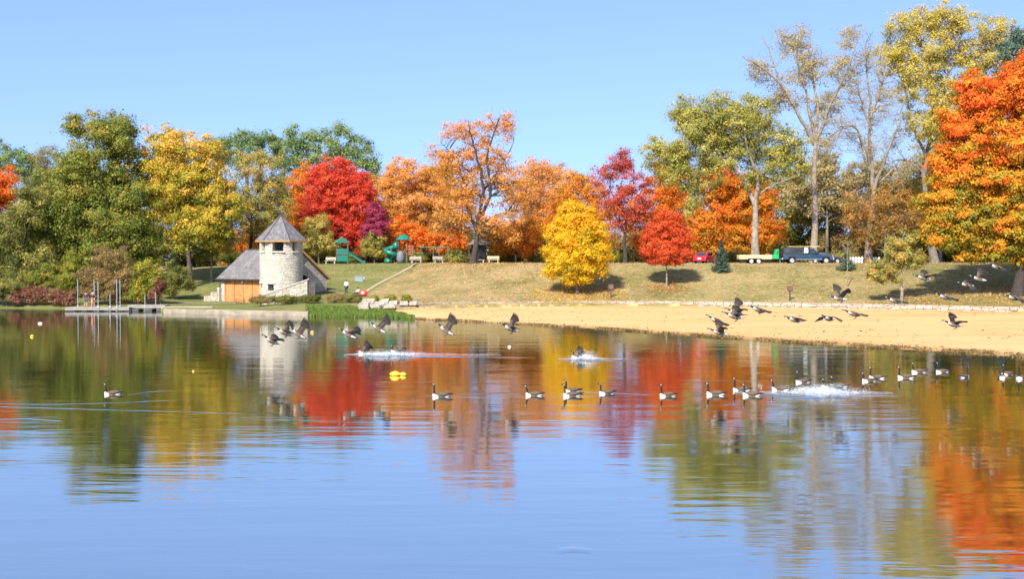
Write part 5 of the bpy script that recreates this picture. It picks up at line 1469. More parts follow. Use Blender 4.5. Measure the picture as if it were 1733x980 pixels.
def pickup():
    d = 149.5; root = thing('pickup_truck', 'dark blue pickup truck with black bed cap parked at the top of the slope', 'pickup truck', G(1365, d) + Vector((0, 0, .02)), R(-2))
    PAINT = plain('dark blue paint', (.02, .045, .085), .25, .15, .8, spec=.5, coat=.6); LOW = plain('grey lower paint', (.14, .16, .17), .4, spec=.5); CAP = plain('black bed cap', (.03, .032, .036), .55, .15)
    hw = .95
    body = [(-3.1, .55), (-3.1, 1.18), (-.55, 1.18), (1.15, 1.16), (1.3, 1.17), (2.75, 1.08), (3.05, .98), (3.1, .55), (2.7, .5), (2.62, .75), (2.42, .9), (2.05, .9), (1.85, .75), (1.78, .48), (-1.55, .48), (-1.62, .75), (-1.82, .9), (-2.2, .9), (-2.4, .75), (-2.48, .5)]
    m = MB(); m.prism(body, -hw, hw); m.build('body', PAINT, root, bevel=.05)
    cab = [(-.55, 1.17), (-.52, 1.88), (-.40, 1.93), (.55, 1.93), (.70, 1.90), (1.42, 1.16)]
    m = MB(); m.prism(cab, -.84, .84); m.build('cab', PAINT, root, bevel=.06)
    for sy in (-1, 1):
        y = -.855 if sy < 0 else .845
        side_panel([(-.38, 1.22), (-.36, 1.80), (.02, 1.80), (.02, 1.22)], y, .01, GLASS, 'side_window', root); side_panel([(.10, 1.22), (.10, 1.80), (.58, 1.80), (1.12, 1.22)], y, .01, GLASS, 'side_window', root)
        dr = side_panel([(.06, .55), (.06, 1.15), (1.25, 1.15), (1.28, .55)], -hw - .008 if sy < 0 else hw - .002, .01, PAINT, 'door', root)
        m = MB(); m.box((.22, sy * (hw + .02), 1.03), (.18, .04, .05)); m.build('handle', CHROME, dr)
        m = MB(); m.box((.98, sy * 1.08, 1.32), (.12, .26, .2)); m.build('mirror', CAP, root, bevel=.02)
        m = MB(); m.box((3.06, sy * .72, .93), (.1, .36, .18)); m.build('headlight', LAMP, root, bevel=.02)
        side_panel([(-1.5, .47), (-1.5, .60), (1.72, .60), (1.72, .47)], -hw - .012 if sy < 0 else hw + .002, .01, LOW, 'side_trim', root)
        for x in (-2.01, 2.24): wheel(root, x, sy * .82, .385, .26, RIM, sy)
    m = MB(); q = [(.74, 1.87), (1.40, 1.20)]; m.add([(q[0][0], -.74, q[0][1] + .02), (q[0][0], .74, q[0][1] + .02), (q[1][0] + .02, .78, q[1][1] + .02), (q[1][0] + .02, -.78, q[1][1] + .02)], [(0, 1, 2, 3)]); m.build('windscreen', GLASS, root)
    m = MB(); m.box((3.18, 0, .58), (.2, 1.85, .24)); m.build('front_bumper', CHROME, root, bevel=.04); m = MB(); m.box((-3.18, 0, .58), (.16, 1.8, .2)); m.build('rear_bumper', CHROME, root, bevel=.03)
    m = MB(); m.box((3.10, 0, .86), (.06, .95, .26)); m.build('grille', CAP, root)
    m = MB(); m.prism([(-3.08, 1.19), (-3.02, 1.99), (-.62, 2.02), (-.57, 1.19)], -.93, .93); cp = m.build('bed_cap', CAP, root, bevel=.05)
    for sy in (-1, 1):
        m = MB(); m.box((-1.85, sy * .935, 1.62), (2.1, .012, .48)); m.build('cap_window', GLASS, cp)
    for x in (-2.6, -.5, .5):
        m = MB(); m.box((x, 0, 2.10), (.06, 1.7, .05)); m.box((x, -.8, 2.05), (.06, .05, .1)); m.box((x, .8, 2.05), (.06, .05, .1)); m.build('roof_rack', CAP, root)
    lo = root.location
    tagl = MB(); 
    for k in range(3): tagl.box((0, -.5 + .34 * k, 0), (3.9, .30, .06))
    o = tagl.build('lumber', plain('new pine lumber', (.66, .50, .22), .7, .15, 2), loc=(lo.x - .5, lo.y, lo.z + 2.16)); tag(o, 'pale pine boards lying on the roof rack of the pickup', 'lumber')
    m = MB()
    vs = []; fs = []; nx, nz = 6, 7
    for j in range(nz):
        for i in range(nx):
            x = (i / (nx - 1) - .5) * (.42 + .16 * (j / nz)); z = -j * .12
            vs.append((x + .02 * math.sin(j * 2), .03 * math.sin(i * 1.9 + j * .6), z))
    for j in range(nz - 1):
        for i in range(nx - 1): a = j * nx + i; fs.append((a, a + 1, a + nx + 1, a + nx))
    m.add(vs, fs); o = m.build('towel', plain('pale blue cloth', (.55, .66, .74), .9), loc=(lo.x - .32, lo.y - 1.02, lo.z + 2.02), smooth=True); so_ = o.modifiers.new('s', 'SOLIDIFY'); so_.thickness = .02
    tag(o, 'pale blue cloth hanging over the pickup cab side window', 'cloth')
pickup()
def trailer():
    d = 149.5; root = thing('utility_trailer', 'flat utility trailer with pale wooden sides and two white wheels per side', 'trailer', G(1277, d) + Vector((0, 0, .02)), R(-1))
    PINE = plain('trailer pine boards', (.68, .48, .24), .8, .12, 2); BLK = plain('black steel', (.02, .02, .02), .5)
    m = MB(); m.box((0, 0, .52), (4.1, 1.9, .1)); m.box((0, -.85, .42), (4.1, .08, .12)); m.box((0, .85, .42), (4.1, .08, .12)); m.build('deck', BLK, root)
    for sy in (-1, 1):
        for k in range(2):
            m = MB(); m.box((-.05, sy * .97, .70 + .27 * k), (4.0, .05, .25)); m.build('side_board', PINE, root, bevel=.01)
        for x in (-.62, .28): wheel(root, x, sy * 1.1, .31, .2, WRIM, sy)
        m = MB(); m.prism([(-1.05, .58), (-.95, .68), (.6, .68), (.7, .58)], sy * 1.1 - .12, sy * 1.1 + .12); m.build('fender', BLK, root)
    m = MB(); m.box((-2.05, 0, .82), (.05, 1.9, .5)); m.build('tailgate', PINE, root)
    m = MB(); m.box((2.6, 0, .48), (1.3, .12, .12)); m.box((2.3, .35, .48), (1.2, .08, .1), rz=-.45); m.box((2.3, -.35, .48), (1.2, .08, .1), rz=.45); m.build('drawbar', BLK, root)
    m = MB(); m.tube([(3.2, 0, .02), (3.2, 0, .75)], .04, 8); m.build('jack', CHROME, root)
    lo = root.location
    r2 = thing('yard_machine', 'green yard machine with tall upright back on the front of the trailer', 'machine', (lo.x + 2.35, lo.y, lo.z + .62))
    GRN = plain('bright green paint', (.01, .33, .09), .4, .1, spec=.5)
    m = MB(); m.prism([(-.62, -.05), (-.62, .42), (-.25, .50), (.12, .50), (.28, 1.18), (.62, 1.22), (.62, -.05)], -.5, .5); m.build('body', GRN, r2, bevel=.04)
    m = MB(); m.prism([(.22, .55), (.36, 1.05), (.56, 1.05), (.56, .55)], -.51, -.5); m.build('side_panel', plain('dark green paint', (.006, .16, .05), .5), r2)
    for y in (-.45, .45): wheel(r2, -.3, y, .17, .12, RIM, -1 if y < 0 else 1)
    r3 = thing('fuel_can', 'red can standing on the trailer beside the green machine', 'can', (lo.x + 1.55, lo.y - .35, lo.z + .575))
    m = MB(); m.box((0, 0, .32), (.55, .4, .64)); m.build('can_body', plain('red plastic', (.65, .05, .02), .5), r3, bevel=.05)
    m = MB(); m.tube([(-.12, 0, .64), (-.1, 0, .76), (.12, 0, .76), (.14, 0, .64)], .03, 6); m.build('handle', plain('red plastic', (.65, .05, .02), .5), r3)
    m = MB(); m.tube([(.2, 0, .62), (.27, 0, .82)], .035, 8); m.build('spout', BLK, r3)
trailer()
def car(label, px, d, rz, paint, hood=False):
    root = thing('parked_car', label, 'car', G(px, d) + Vector((0, 0, .02)), rz, 'cars parked along the park road')
    body = [(-2.2, .35), (-2.24, .72), (-2.1, .95), (-1.5, 1.0), (.9, .95), (1.9, .82), (2.2, .62), (2.22, .35), (1.75, .3), (1.68, .52), (1.4, .66), (1.12, .52), (1.05, .27), (-1.05, .27), (-1.12, .52), (-1.4, .66), (-1.68, .52), (-1.75, .3)]
    m = MB(); m.prism(body, -.86, .86); m.build('body', paint, root, bevel=.09)
    m = MB(); m.prism([(-1.75, .96), (-1.15, 1.38), (-.6, 1.45), (.2, 1.42), (1.0, .93)], -.76, .76)
    m.v = [(v[0], v[1] * (1 - .22 * max(0, v[2] - .95)), v[2]) for v in m.v]; m.build('cabin', paint, root, bevel=.06)
    for sy in (-1, 1):
        side_panel([(-1.3, 1.0), (-1.0, 1.32), (-.3, 1.35), (-.3, 1.0)], -.79 if sy < 0 else .74, .05, GLASS, 'side_window', root); side_panel([(-.22, 1.0), (-.22, 1.35), (.2, 1.33), (.75, .99)], -.79 if sy < 0 else .74, .05, GLASS, 'side_window', root)
        for x in (-1.4, 1.4): wheel(root, x, sy * .76, .31, .2, RIM, sy)
        m = MB(); m.box((-2.19, sy * .62, .78), (.12, .34, .16)); m.build('tail_light', REDL, root, bevel=.02)
        m = MB(); m.box((2.12, sy * .6, .66), (.16, .36, .13)); m.build('headlight', LAMP, root, bevel=.02)
    m = MB(); m.add([(-1.76, -.64, 1.0), (-1.76, .64, 1.0), (-1.17, .60, 1.39), (-1.17, -.60, 1.39)], [(0, 1, 2, 3)]); m.build('rear_window', GLASS, root)
    m = MB(); m.add([(1.02, -.68, .97), (1.02, .68, .97), (.24, .60, 1.425), (.24, -.60, 1.425)], [(0, 1, 2, 3)]); m.build('windscreen', GLASS, root)
    m = MB(); m.box((-2.26, 0, .62), (.02, .48, .16)); m.build('number_plate', WHITE, root)
    m = MB(); m.box((-2.22, 0, .42), (.14, 1.66, .2)); m.build('rear_bumper', paint, root, bevel=.05)
    if hood:
        m = MB(); m.box((1.35, 0, 1.42), (1.25, 1.4, .06), ry=-.75); m.build('hood', paint, root, bevel=.02)
REDC = plain('red paint', (.62, .012, .03), .25, .05, .8, spec=.5, coat=.6); NAVC = plain('near black paint', (.015, .018, .03), .25, .1, .8, spec=.5, coat=.6); BLKC = plain('black paint', (.014, .014, .016), .3, .1, .8, spec=.5, coat=.5)
car('red car with rounded rear parked left of the small spruce', 1193, 153, R(62), REDC)
car('dark navy car half hidden by the coral maple', 1163, 155.5, R(58), NAVC)
car('dark car with raised hood parked beyond the front of the pickup', 1398, 155, R(-12), BLKC, True)
def fencebit():
    root = thing('picket_fence', 'short white fence behind the trunk of the bare cottonwood', 'fence', G(1463, 163))
    for i in range(11):
        m = MB(); m.box((-2 + i * .4, 0, .42), (.22, .03, .85)); m.build('picket', WHITE, root)
    for z in (.25, .62):
        m = MB(); m.box((0, .04, z), (4.3, .05, .09)); m.build('rail', WHITE, root)
fencebit()

# ------------------------------------------------------------------ geese
GOOSE = attr_mat('goose plumage')
BK, WH, BR, PALE, DK, GY = (.012, .011, .010), (.58, .54, .48), (.095, .068, .048), (.22, .175, .13), (.040, .030, .023), (.135, .10, .075)
def body_mesh(path, name):
    """path: (x, z, half width, half height, zone)"""
    A = np.array([p[:4] for p in path], float); zones = [p[4] for p in path]
    n = len(A); m = 5
    pts = densify(A, m); N = len(pts)
    ks = 16; vs = []; cs = []; fs = []
    for i in range(N):
        x, z, hw, hh = pts[i]; hw = max(hw, .003); hh = max(hh, .003)
        a = pts[min(i + 1, N - 1)]; b = pts[max(i - 1, 0)]
        t = np.array([a[0] - b[0], a[1] - b[1]]); t /= max(np.linalg.norm(t), 1e-6)
        nx, nz = -t[1], t[0]
        zi = zones[min(n - 1, int(round(i / m)))]
        for k in range(ks):
            q = 2 * PI * k / ks; cy, cu = math.cos(q), math.sin(q)
            vs.append((x + nx * cu * hh, cy * hw, z + nz * cu * hh))
            if zi == 'body': c = BR if cu > .35 else (GY if cu > -.25 else PALE)
            elif zi == 'breast': c = BR if cu > .6 else WH
            elif zi == 'chest': c = BR if cu > .2 else (.36, .31, .25)
            elif zi == 'rump': c = BR if cu > .55 else WH
            elif zi == 'tail': c = BK if cu > -.3 else WH
            elif zi == 'chin': c = WH if cu < .25 and abs(cy) > .5 and (i % m) < 4 else BK
            else: c = BK
            cs.append(c)
    for i in range(N - 1):
        for k in range(ks):
            fs.append((i * ks + k, (i + 1) * ks + k, (i + 1) * ks + (k + 1) % ks, i * ks + (k + 1) % ks))
    fs += [tuple(range(ks)), tuple(range(N * ks - 1, (N - 1) * ks - 1, -1))]
    mb = MB(); mb.add(vs, fs, 0, cs)
    return mb
def swim_body(up=.30, lean=.02, headlift=0):
    return body_mesh([(-.46, .13, .02, .008, 'tail'), (-.40, .12, .06, .025, 'tail'), (-.33, .085, .09, .06, 'rump'), (-.24, .06, .125, .10, 'rump'), (-.10, .05, .155, .135, 'body'), (.06, .05, .16, .145, 'body'), (.17, .05, .145, .14, 'breast'),
                      (.245, .075, .105, .115, 'breast'), (.275, .135, .062, .068, 'breast'), (.27, .20, .043, .046, 'neck'), (.265 + lean * .4, .20 + up * .4, .036, .038, 'neck'), (.27 + lean, .20 + up * .8, .034, .036, 'neck'), (.285 + lean, .21 + up, .038, .042, 'chin'),
                      (.325 + lean, .23 + up, .040, .042, 'chin'), (.355 + lean, .222 + up, .030, .030, 'head'), (.385 + lean, .212 + up, .018, .016, 'bill'), (.425 + lean, .203 + up, .010, .007, 'bill')], 'b')
def folded_wing(side):
    mb = MB(); vs = []; cs = []; fs = []
    secs = [(.17, .055, .05, .02), (.10, .085, .085, .05), (-.05, .095, .105, .06), (-.20, .085, .085, .045), (-.32, .055, .05, .028), (-.42, .02, .025, .014), (-.52, -.005, .008, .006)]
    n = 10
    for i, (x, y, h, t) in enumerate(secs):
        for k in range(n):
            q = 2 * PI * k / n
            vs.append((x, side * (y + .045 + math.cos(q) * t), .125 + .012 * i * .6 + math.sin(q) * h * .75))
            cs.append((BR if i < 4 else DK if i < 5 else BK) if math.sin(q) > -.75 else PALE)
    for i in range(len(secs) - 1):
        for k in range(n): fs.append((i * n + k, i * n + (k + 1) % n, (i + 1) * n + (k + 1) % n, (i + 1) * n + k))
    fs += [tuple(range(n - 1, -1, -1)), tuple(range((len(secs) - 1) * n, len(secs) * n))]
    mb.add(vs, fs, 0, cs); return mb
def goose(label, loc, rz, group, bm, pitch=0, roll=0, scale=1.0):
    r = thing('goose', label, 'goose', loc, 0, group)
    r.rotation_mode = 'XYZ'; r.rotation_euler = (roll, pitch, rz); r.scale = (scale,) * 3
    bm.build('body', GOOSE, r, smooth=True, colors=True)
    return r
SW = 'geese swimming on the lake'
protos = []
for up, lean in ((.30, .02), (.36, .0), (.24, .05)):
    r = goose('x', (0, 0, 0), 0, SW, swim_body(up, lean))
    for s_ in (-1, 1): folded_wing(s_).build('wing', GOOSE, r, smooth=True, colors=True)
    protos.append(r)
swim = [(190, 668, 180, 0, 'lone goose swimming far left before the green reflection'), (746, 672, 182, 1, 'leftmost goose of the middle group with long wake behind it'),
        (903, 670, 178, 2, 'goose with low neck left of the close pair on the yellow reflection'), (967, 671, 180, 0, 'nearer goose of the close pair on the yellow reflection'),
        (968, 663.5, 176, 1, 'farther goose of the close pair on the yellow reflection'), (1026, 667, 184, 0, 'small dark goose right of the close pair'),
        (1129, 671, 180, 1, 'goose on the orange red reflection between two gaps'), (1210, 669, 181, 0, 'goose at the left end of the cluster by the big splash'),
        (1254, 662, 178, 1, 'goose seen behind another one left of the big splash'), (1271, 670.5, 176, 0, 'front goose left of the big splash'),
        (1320, 661, 178, 2, 'goose sitting in the left edge of the big splash foam'), (1358, 648, 180, 1, 'goose swimming just behind the big splash'),
        (1419, 656, 178, 0, 'goose swimming out of the right side of the big splash'), (1470, 646, 184, 2, 'nearer goose of the pair right of the splash'),
        (1483, 641, 178, 1, 'farther goose of the pair right of the splash'), (1532, 640.5, 180, 1, 'upright goose between the pair and the far right geese'),
        (1554, 631, 176, 0, 'smaller distant goose behind the upright one'), (1594, 630.5, 180, 1, 'distant goose highest on the water at the right'),
        (1632, 639.5, 20, 1, 'goose facing right among the geese facing left'), (1695, 640, 262, 0, 'front goose of two seen end on near the right edge'),
        (1704, 635, 200, 1, 'back goose of two near the right edge'), (1725, 641.5, 250, 1, 'last goose cut by the right edge of the water')]
used = set()
for px, py, hd, k, lab in swim:
    o = protos[k] if k not in used else copy_tree(protos[k]); used.add(k)
    d = water_d(py); p = W(px, py, d)
    o.location = (p.x, d, -.035); o.rotation_euler = (0, 0, R(hd)); o['label'] = lab; o.scale = (rng.uniform(.93, 1.06),) * 3; o.rotation_euler.z += R(rng.normal() * 9)
# flying
def fly_body(drop=.0, tail=.02):
    return body_mesh([(-.47, .02, .10, .006, 'tail'), (-.40, .015, .085, .018, 'tail'), (-.32, .0, .075, .05, 'rump'), (-.22, -.01, .10, .085, 'rump'), (-.06, -.015, .125, .115, 'body'), (.08, -.01, .125, .115, 'body'), (.19, .0, .10, .095, 'chest'),
                      (.26, .02, .065, .066, 'breast'), (.32, .03, .042, .043, 'neck'), (.40, .04 - drop * .3, .034, .035, 'neck'), (.48, .05 - drop * .7, .034, .036, 'chin'), (.52, .055 - drop, .038, .04, 'chin'), (.555, .052 - drop, .03, .03, 'head'), (.585, .045 - drop, .018, .016, 'bill'), (.625, .038 - drop, .009, .007, 'bill')], 'b')
def wing_mb(side, a1, a2, sweep1, sweep2, span=.74, camber=.03):
    """arm and hand with slotted primaries; angles in degrees (elevation of inner and outer half), sweep back in degrees"""
    mb = MB()
    def dirn(a, s_):
        return np.array([-math.sin(R(s_)), side * math.cos(R(a)) * math.cos(R(s_)), math.sin(R(a)) * math.cos(R(s_))])
    p0 = np.array([.12, side * .07, .06]); st = []
    n1 = 6
    for i in range(n1 + 1):
        t = i / n1; dd = dirn(a1 + (a2 - a1) * .3 * t, sweep1); st.append((p0 + dd * t * span * .48, .30 - .05 * t, t))
    w0 = st[-1][0]; 
    th = .012; vs = []; cs = []; fs = []
    def up(a): return np.array([0, -side * math.sin(R(a)), math.cos(R(a))])
    u1 = up(a1); u2 = up(a2)
    nc = 6
    for (le, ch, t) in st:
        for j in range(nc):
            f = j / (nc - 1)
            z = camber * math.sin(PI * f ** .7)
            p = le + np.array([-f * ch, 0, 0]) + u1 * z
            for sg in (1, -1):
                tk = th * (1 - .75 * f) + .002
                vs.append(tuple(p + u1 * sg * tk)); cs.append((BR if f < .55 else DK) if sg > 0 else (GY if f < .6 else DK))
    rows = nc * 2
    for i in range(n1):
        for j in range(nc - 1):
            a = i * rows + j * 2; b = a + 2; c = a + rows; d_ = c + 2
            fs.append((a, b, d_, c)); fs.append((a + 1, c + 1, d_ + 1, b + 1))
        a = i * rows; c = a + rows; fs.append((a, c, c + 1, a + 1)); a += rows - 2; c += rows - 2; fs.append((a, a + 1, c + 1, c))
    fs.append(tuple([j * 2 for j in range(nc)] + [j * 2 + 1 for j in range(nc - 1, -1, -1)]))
    mb.add(vs, fs, 0, cs)
    # primaries
    ch0 = st[-1][1]
    for k in range(9):
        f = k / 8
        root = w0 + np.array([-f * ch0 * .9, 0, 0]) + u1 * camber * math.sin(PI * max(f, .01) ** .7)
        sw = sweep2 - 8 + 50 * f; ln = span * (.56 - .26 * f ** 1.3)
        dd = dirn(a2, sw); wdt = np.cross(dd, u2); wdt /= np.linalg.norm(wdt)
        hw = .034
        pts = [(0, hw), (.35, hw), (.7, hw * .85), (.9, hw * .55), (1.0, .004)]
        vs = []; cs = []
        for t, h in pts:
            c = root + dd * ln * t + u2 * (.03 * t * t)
            for sg in (1, -1):
                for ud in (.004 + .0015 * k, -.004 + .0015 * k):
                    vs.append(tuple(c + wdt * h * sg + u2 * ud)); cs.append(DK if t < .5 else BK)
        fs = []
        for i in range(len(pts) - 1):
            a = i * 4; b = a + 4
            fs += [(a, a + 2, b + 2, b), (a + 1, b + 1, b + 3, a + 3), (a, b, b + 1, a + 1), (a + 2, a + 3, b + 3, b + 2)]
        fs += [(0, 1, 3, 2), (16, 18, 19, 17)]
        mb.add(vs, fs, 0, cs)
    return mb
BLKF = plain('black webbed foot', (.02, .018, .016), .6)
def flyer(label, px, py, d, hd, pitch, wl, wr, legs=False, group='geese flying low over the lake', drop=0., scale=1.0, roll=0):
    scale *= 1.12 if d < 54.5 else 1.05
    d *= 1.2 if d < 54.5 else 1.1
    r = goose(label, W(px, py, d), R(hd), group, fly_body(drop), R(pitch) * -1.0, R(roll), scale)
    wing_mb(1, *wl).build('wing', GOOSE, r, colors=True); wing_mb(-1, *wr).build('wing', GOOSE, r, colors=True)
    if legs:
        for sy in (-1, 1):
            m = MB(); m.tube([(-.16, sy * .05, -.08), (-.14, sy * .06, -.17), (-.06, sy * .065, -.25)], [.016, .012, .01], 6)
            m.add([(-.06, sy * .065, -.245), (.03, sy * .065 - .035, -.262), (.045, sy * .065, -.262), (.03, sy * .065 + .035, -.262), (-.06, sy * .065, -.26)], [(0, 1, 2), (0, 2, 3), (4, 2, 1), (4, 3, 2)])
            m.build('leg', BLKF, r)
    return r
# heading 180 flies left; 180+x turns towards the camera
LG = 'geese coming down to land on the lake'
UP, HI = (55, 75, 5, 15), (75, 88, 0, 10)
DOWN = (-15, -45, 10, 20)
flyer('lowest goose of the landing trio before the white tower reflection', 460, 577, 52, 215, 28, (15, 5, 10, 25), (35, 30, 20, 40), True, LG)
flyer('middle goose of the landing trio with broad wing spread towards us', 482, 563, 52, 205, 25, (22, -25, 0, 20), (50, 60, 10, 30), True, LG)
flyer('right goose of the landing trio with one wing straight up', 505, 565, 52, 190, 35, (60, 75, 0, 5), (72, 88, -5, 0), True, LG)
flyer('goose gliding down above the left splash with feet forward', 590, 566, 50, 185, 28, (38, 20, 30, 50), (45, 30, 20, 40), True, LG)
flyer('goose with wings raised high passing left of the grassy bank end', 641, 556, 52, 178, 32, (62, 80, 15, 25), (70, 85, 5, 15), True, LG)
flyer('goose with tall raised wing left of the beach corner', 755, 559, 50, 182, 33, (66, 82, 0, 8), (78, 95, -10, -5), True, LG)
flyer('goose braking with both wings spread before the beach corner', 864, 556, 50, 200, 22, (8, -12, 5, 20), (50, 85, 10, 15), True, LG)
FG = 'geese flying low over the beach'
flyer('goose with folded down wings leading above the sand edge', 1213, 543, 52, 186, 24, (-5, -30, 35, 60), (-10, -35, 35, 60), True, FG)
flyer('lowest flying goose over the sand edge with one thin wing up', 1218, 563, 50, 180, 14, (28, 10, -8, 15), (35, 45, -10, 0), True, FG)
flyer('front goose of the overlapping pair above the sand', 1243, 535, 48, 184, 14, (20, -8, 15, 40), (40, 30, 5, 25), True, FG)
flyer('rear goose of the overlapping pair above the sand', 1246, 529, 51, 182, 16, (30, 5, 15, 35), (55, 60, 0, 10), False, FG)
flyer('goose crossing the stone wall line with wings swept down', 1284, 524, 53, 186, 16, (-2, -25, 35, 55), (-8, -35, 30, 50), False, FG)
flyer('goose gliding with wings bowed down in the middle of the sand', 1345, 541, 52, 196, 12, (8, -22, 5, 25), (5, -15, 10, 30), False, FG)
flyer('goose seen from ahead with both wings curving down over the sand', 1402, 539, 52, 222, 12, (8, -35, 0, 15), (5, -40, 5, 20), False, FG)
flyer('goose flying just below the stone wall right of the curved winged goose', 1445, 531, 52, 184, 14, (-5, -20, 45, 70), (0, -15, 45, 70), True, FG)
flyer('goose over the grass by the sapling foot with wing lifted', 1421, 505, 54, 182, 8, (45, 40, 15, 40), (55, 60, -20, 0), True, FG)
SGp = 'geese flying in the shade under the big maple'
flyer('goose passing before the trunk of the small leaning tree', 1515, 509, 56, 184, 16, (-2, -22, 35, 55), (5, -20, 30, 50), False, SGp)
flyer('goose with level wings over the sunlit grass left of the maple shade', 1563, 470, 58, 182, 12, (18, 8, 25, 45), (30, 30, 10, 30), True, SGp)
flyer('goose with wings half folded near the stone wall under the maple', 1600, 503, 56, 184, 16, (-5, -30, 35, 60), (0, -20, 40, 60), False, SGp)
flyer('goose with one wing hanging straight down in the maple shade', 1636, 482, 58, 190, 10, (-15, -60, 10, 25), (20, 20, 20, 40), False, SGp)
flyer('goose with pale wing raised in the maple shade', 1657, 472, 58, 184, 14, (40, 60, 15, 25), (50, 70, 10, 20), False, SGp)
flyer('highest goose flying before the lower leaves of the maple', 1687, 452, 58, 188, 18, (-8, -45, 25, 40), (10, 0, 25, 45), False, SGp)
flyer('goose at the right edge with wing drooping beside the maple trunk', 1716, 504, 55, 188, 10, (-6, -45, 20, 35), (8, 0, 25, 45), False, SGp)
flyer('solitary goose low over the right part of the sand', 1614, 549, 52, 182, 14, (25, 8, 20, 45), (38, 40, -5, 15), True, FG)
# touching down on the water
TD = 'geese touching down on the water'
def lander(label, px, py, hd, k, wl, wr, dz=0):
    d = water_d(py); p = W(px, py, d)
    r = goose(label, (p.x, d, -.03 + dz), R(hd), TD, swim_body(.22, .05), R(-8))
    w1 = wing_mb(1, *wl); w2 = wing_mb(-1, *wr)
    for w_ in (w1, w2):
        w_.v = [(v[0], v[1], v[2] + .10) for v in w_.v]; w_.build('wing', GOOSE, r, colors=True)
lander('goose with raised wings at the left end of the long splash', 616, 599, 195, 0, (55, 40, 25, 50), (70, 85, 10, 20))
lander('goose with wing stretched back in the long splash', 671, 600, 178, 1, (22, 10, 40, 65), (30, 20, 40, 65), .10)
lander('goose landing alone with both wings spread in the middle splash', 977, 607, 195, 2, (35, 20, 5, 25), (45, 70, 15, 30))
lander('dark goose plunging in the middle of the big splash', 1401, 656, 200, 0, (15, -5, 35, 60), (10, -5, 40, 60), -.06)

# ------------------------------------------------------------------ splashes, wakes, buoys
FOAM = plain('white foam', (.60, .64, .68), .6, .05, 9)
def froth_material():
    m, nt, out = nodes('froth')
    tc = nt.nodes.new("ShaderNodeTexCoord")
    mp = nt.nodes.new("ShaderNodeMapping"); mp.inputs['Scale'].default_value = (1.6, 2.6, 1)
    n = nt.nodes.new("ShaderNodeTexNoise"); n.inputs['Scale'].default_value = 1.7; n.inputs['Detail'].default_value = 9; n.inputs['Roughness'].default_value = .75
    nt.links.new(tc.outputs['Object'], mp.inputs[0]); nt.links.new(mp.outputs[0], n.inputs['Vector'])
    a = nt.nodes.new("ShaderNodeAttribute"); a.attribute_name = 'cover'
    ad = nt.nodes.new("ShaderNodeMath"); ad.operation = 'ADD'
    nt.links.new(n.outputs['Fac'], ad.inputs[0]); nt.links.new(a.outputs['Fac'], ad.inputs[1])
    mr = nt.nodes.new("ShaderNodeMapRange"); mr.inputs['From Min'].default_value = .72; mr.inputs['From Max'].default_value = 1.15
    mr.inputs['To Max'].default_value = .52
    nt.links.new(ad.outputs[0], mr.inputs[0])
    d = nt.nodes.new("ShaderNodeBsdfDiffuse"); d.inputs[0].default_value = (.52, .58, .66, 1)
    t = nt.nodes.new("ShaderNodeBsdfTransparent")
    mx = nt.nodes.new("ShaderNodeMixShader")
    nt.links.new(mr.outputs[0], mx.inputs[0]); nt.links.new(t.outputs[0], mx.inputs[1]); nt.links.new(d.outputs[0], mx.inputs[2])
    nt.links.new(mx.outputs[0], out.inputs[0])
    return m
FROTH = froth_material()
def splash(name, label, px0, px1, py, h, n, front):
    """churned froth lying on the water with fine spray above it; front = fraction where the plume is highest"""
    d0 = water_d(py); sc_ = d0 / FPX
    V = []; F = []; C = []; MI = []
    if n > 100:                                       # froth sheet, low rough mound
        nx, ny = 90, 14; wy = 1.5 * (px1 - px0) / 200 + .5
        for i in range(nx):
            u = i / (nx - 1); px = px0 + (px1 - px0) * u
            half = wy * (math.sin(PI * u) ** .6) * (.8 + .4 * math.sin(u * 23) * math.sin(u * 9 + 1)) + .05
            for j in range(ny):
                v = j / (ny - 1) * 2 - 1
                d = d0 + v * half
                env = math.exp(-((u - front) / .22) ** 2)
                z = .012 + (1 - v * v) * (.05 + .10 * env) * rng.uniform(.3, 1.2) * (1 if 0 < i < nx - 1 else 0)
                V.append(((px - CX) * sc_, d, z)); C.append((.36 + .28 * env) * (1 - abs(v) ** 2.5) - .25 * abs(v) ** 3)
        for i in range(nx - 1):
            for j in range(ny - 1):
                a = i * ny + j; F.append((a, a + ny, a + ny + 1, a + 1)); MI.append(0)
    T = np.array([[0, 0, 1], [.94, 0, -.33], [-.47, .82, -.33], [-.47, -.82, -.33]])
    jets = [(front + rng.normal() * .10, rng.normal() * .25, rng.uniform(.4, 1.0), rng.normal() * .5) for _ in range(14)]
    for i in range(n):
        j = jets[int(rng.integers(len(jets)))]
        t = rng.random() ** 1.4
        u = j[0] + j[3] * t * .10 + rng.normal() * (.02 + .05 * t)
        if not 0 < u < 1: continue
        c = np.array([(px0 + (px1 - px0) * u - CX) * sc_ * 1.0, d0 + j[1] + rng.normal() * .15, .02 + t * h * j[2] * (1 - .35 * t * rng.random())])
        r = rng.uniform(.006, .017) * (1.3 - t * .6)
        q = T * r * rng.uniform(.6, 1.6, 3); k = len(V)
        V += (q + c).tolist(); C += [1] * 4; F += [(k, k + 2, k + 1), (k, k + 3, k + 2), (k, k + 1, k + 3), (k + 1, k + 2, k + 3)]; MI += [1] * 4
    me = bpy.data.meshes.new(name); me.from_pydata(V, [], F)
    me.materials.append(FROTH); me.materials.append(FOAM); me.polygons.foreach_set('material_index', MI)
    at = me.attributes.new('cover', 'FLOAT', 'POINT'); at.data.foreach_set('value', np.array(C, dtype=np.float32))
    o = bpy.data.objects.new(name, me); col.objects.link(o); me.update()
    tag(o, label, 'splash', kind='stuff')
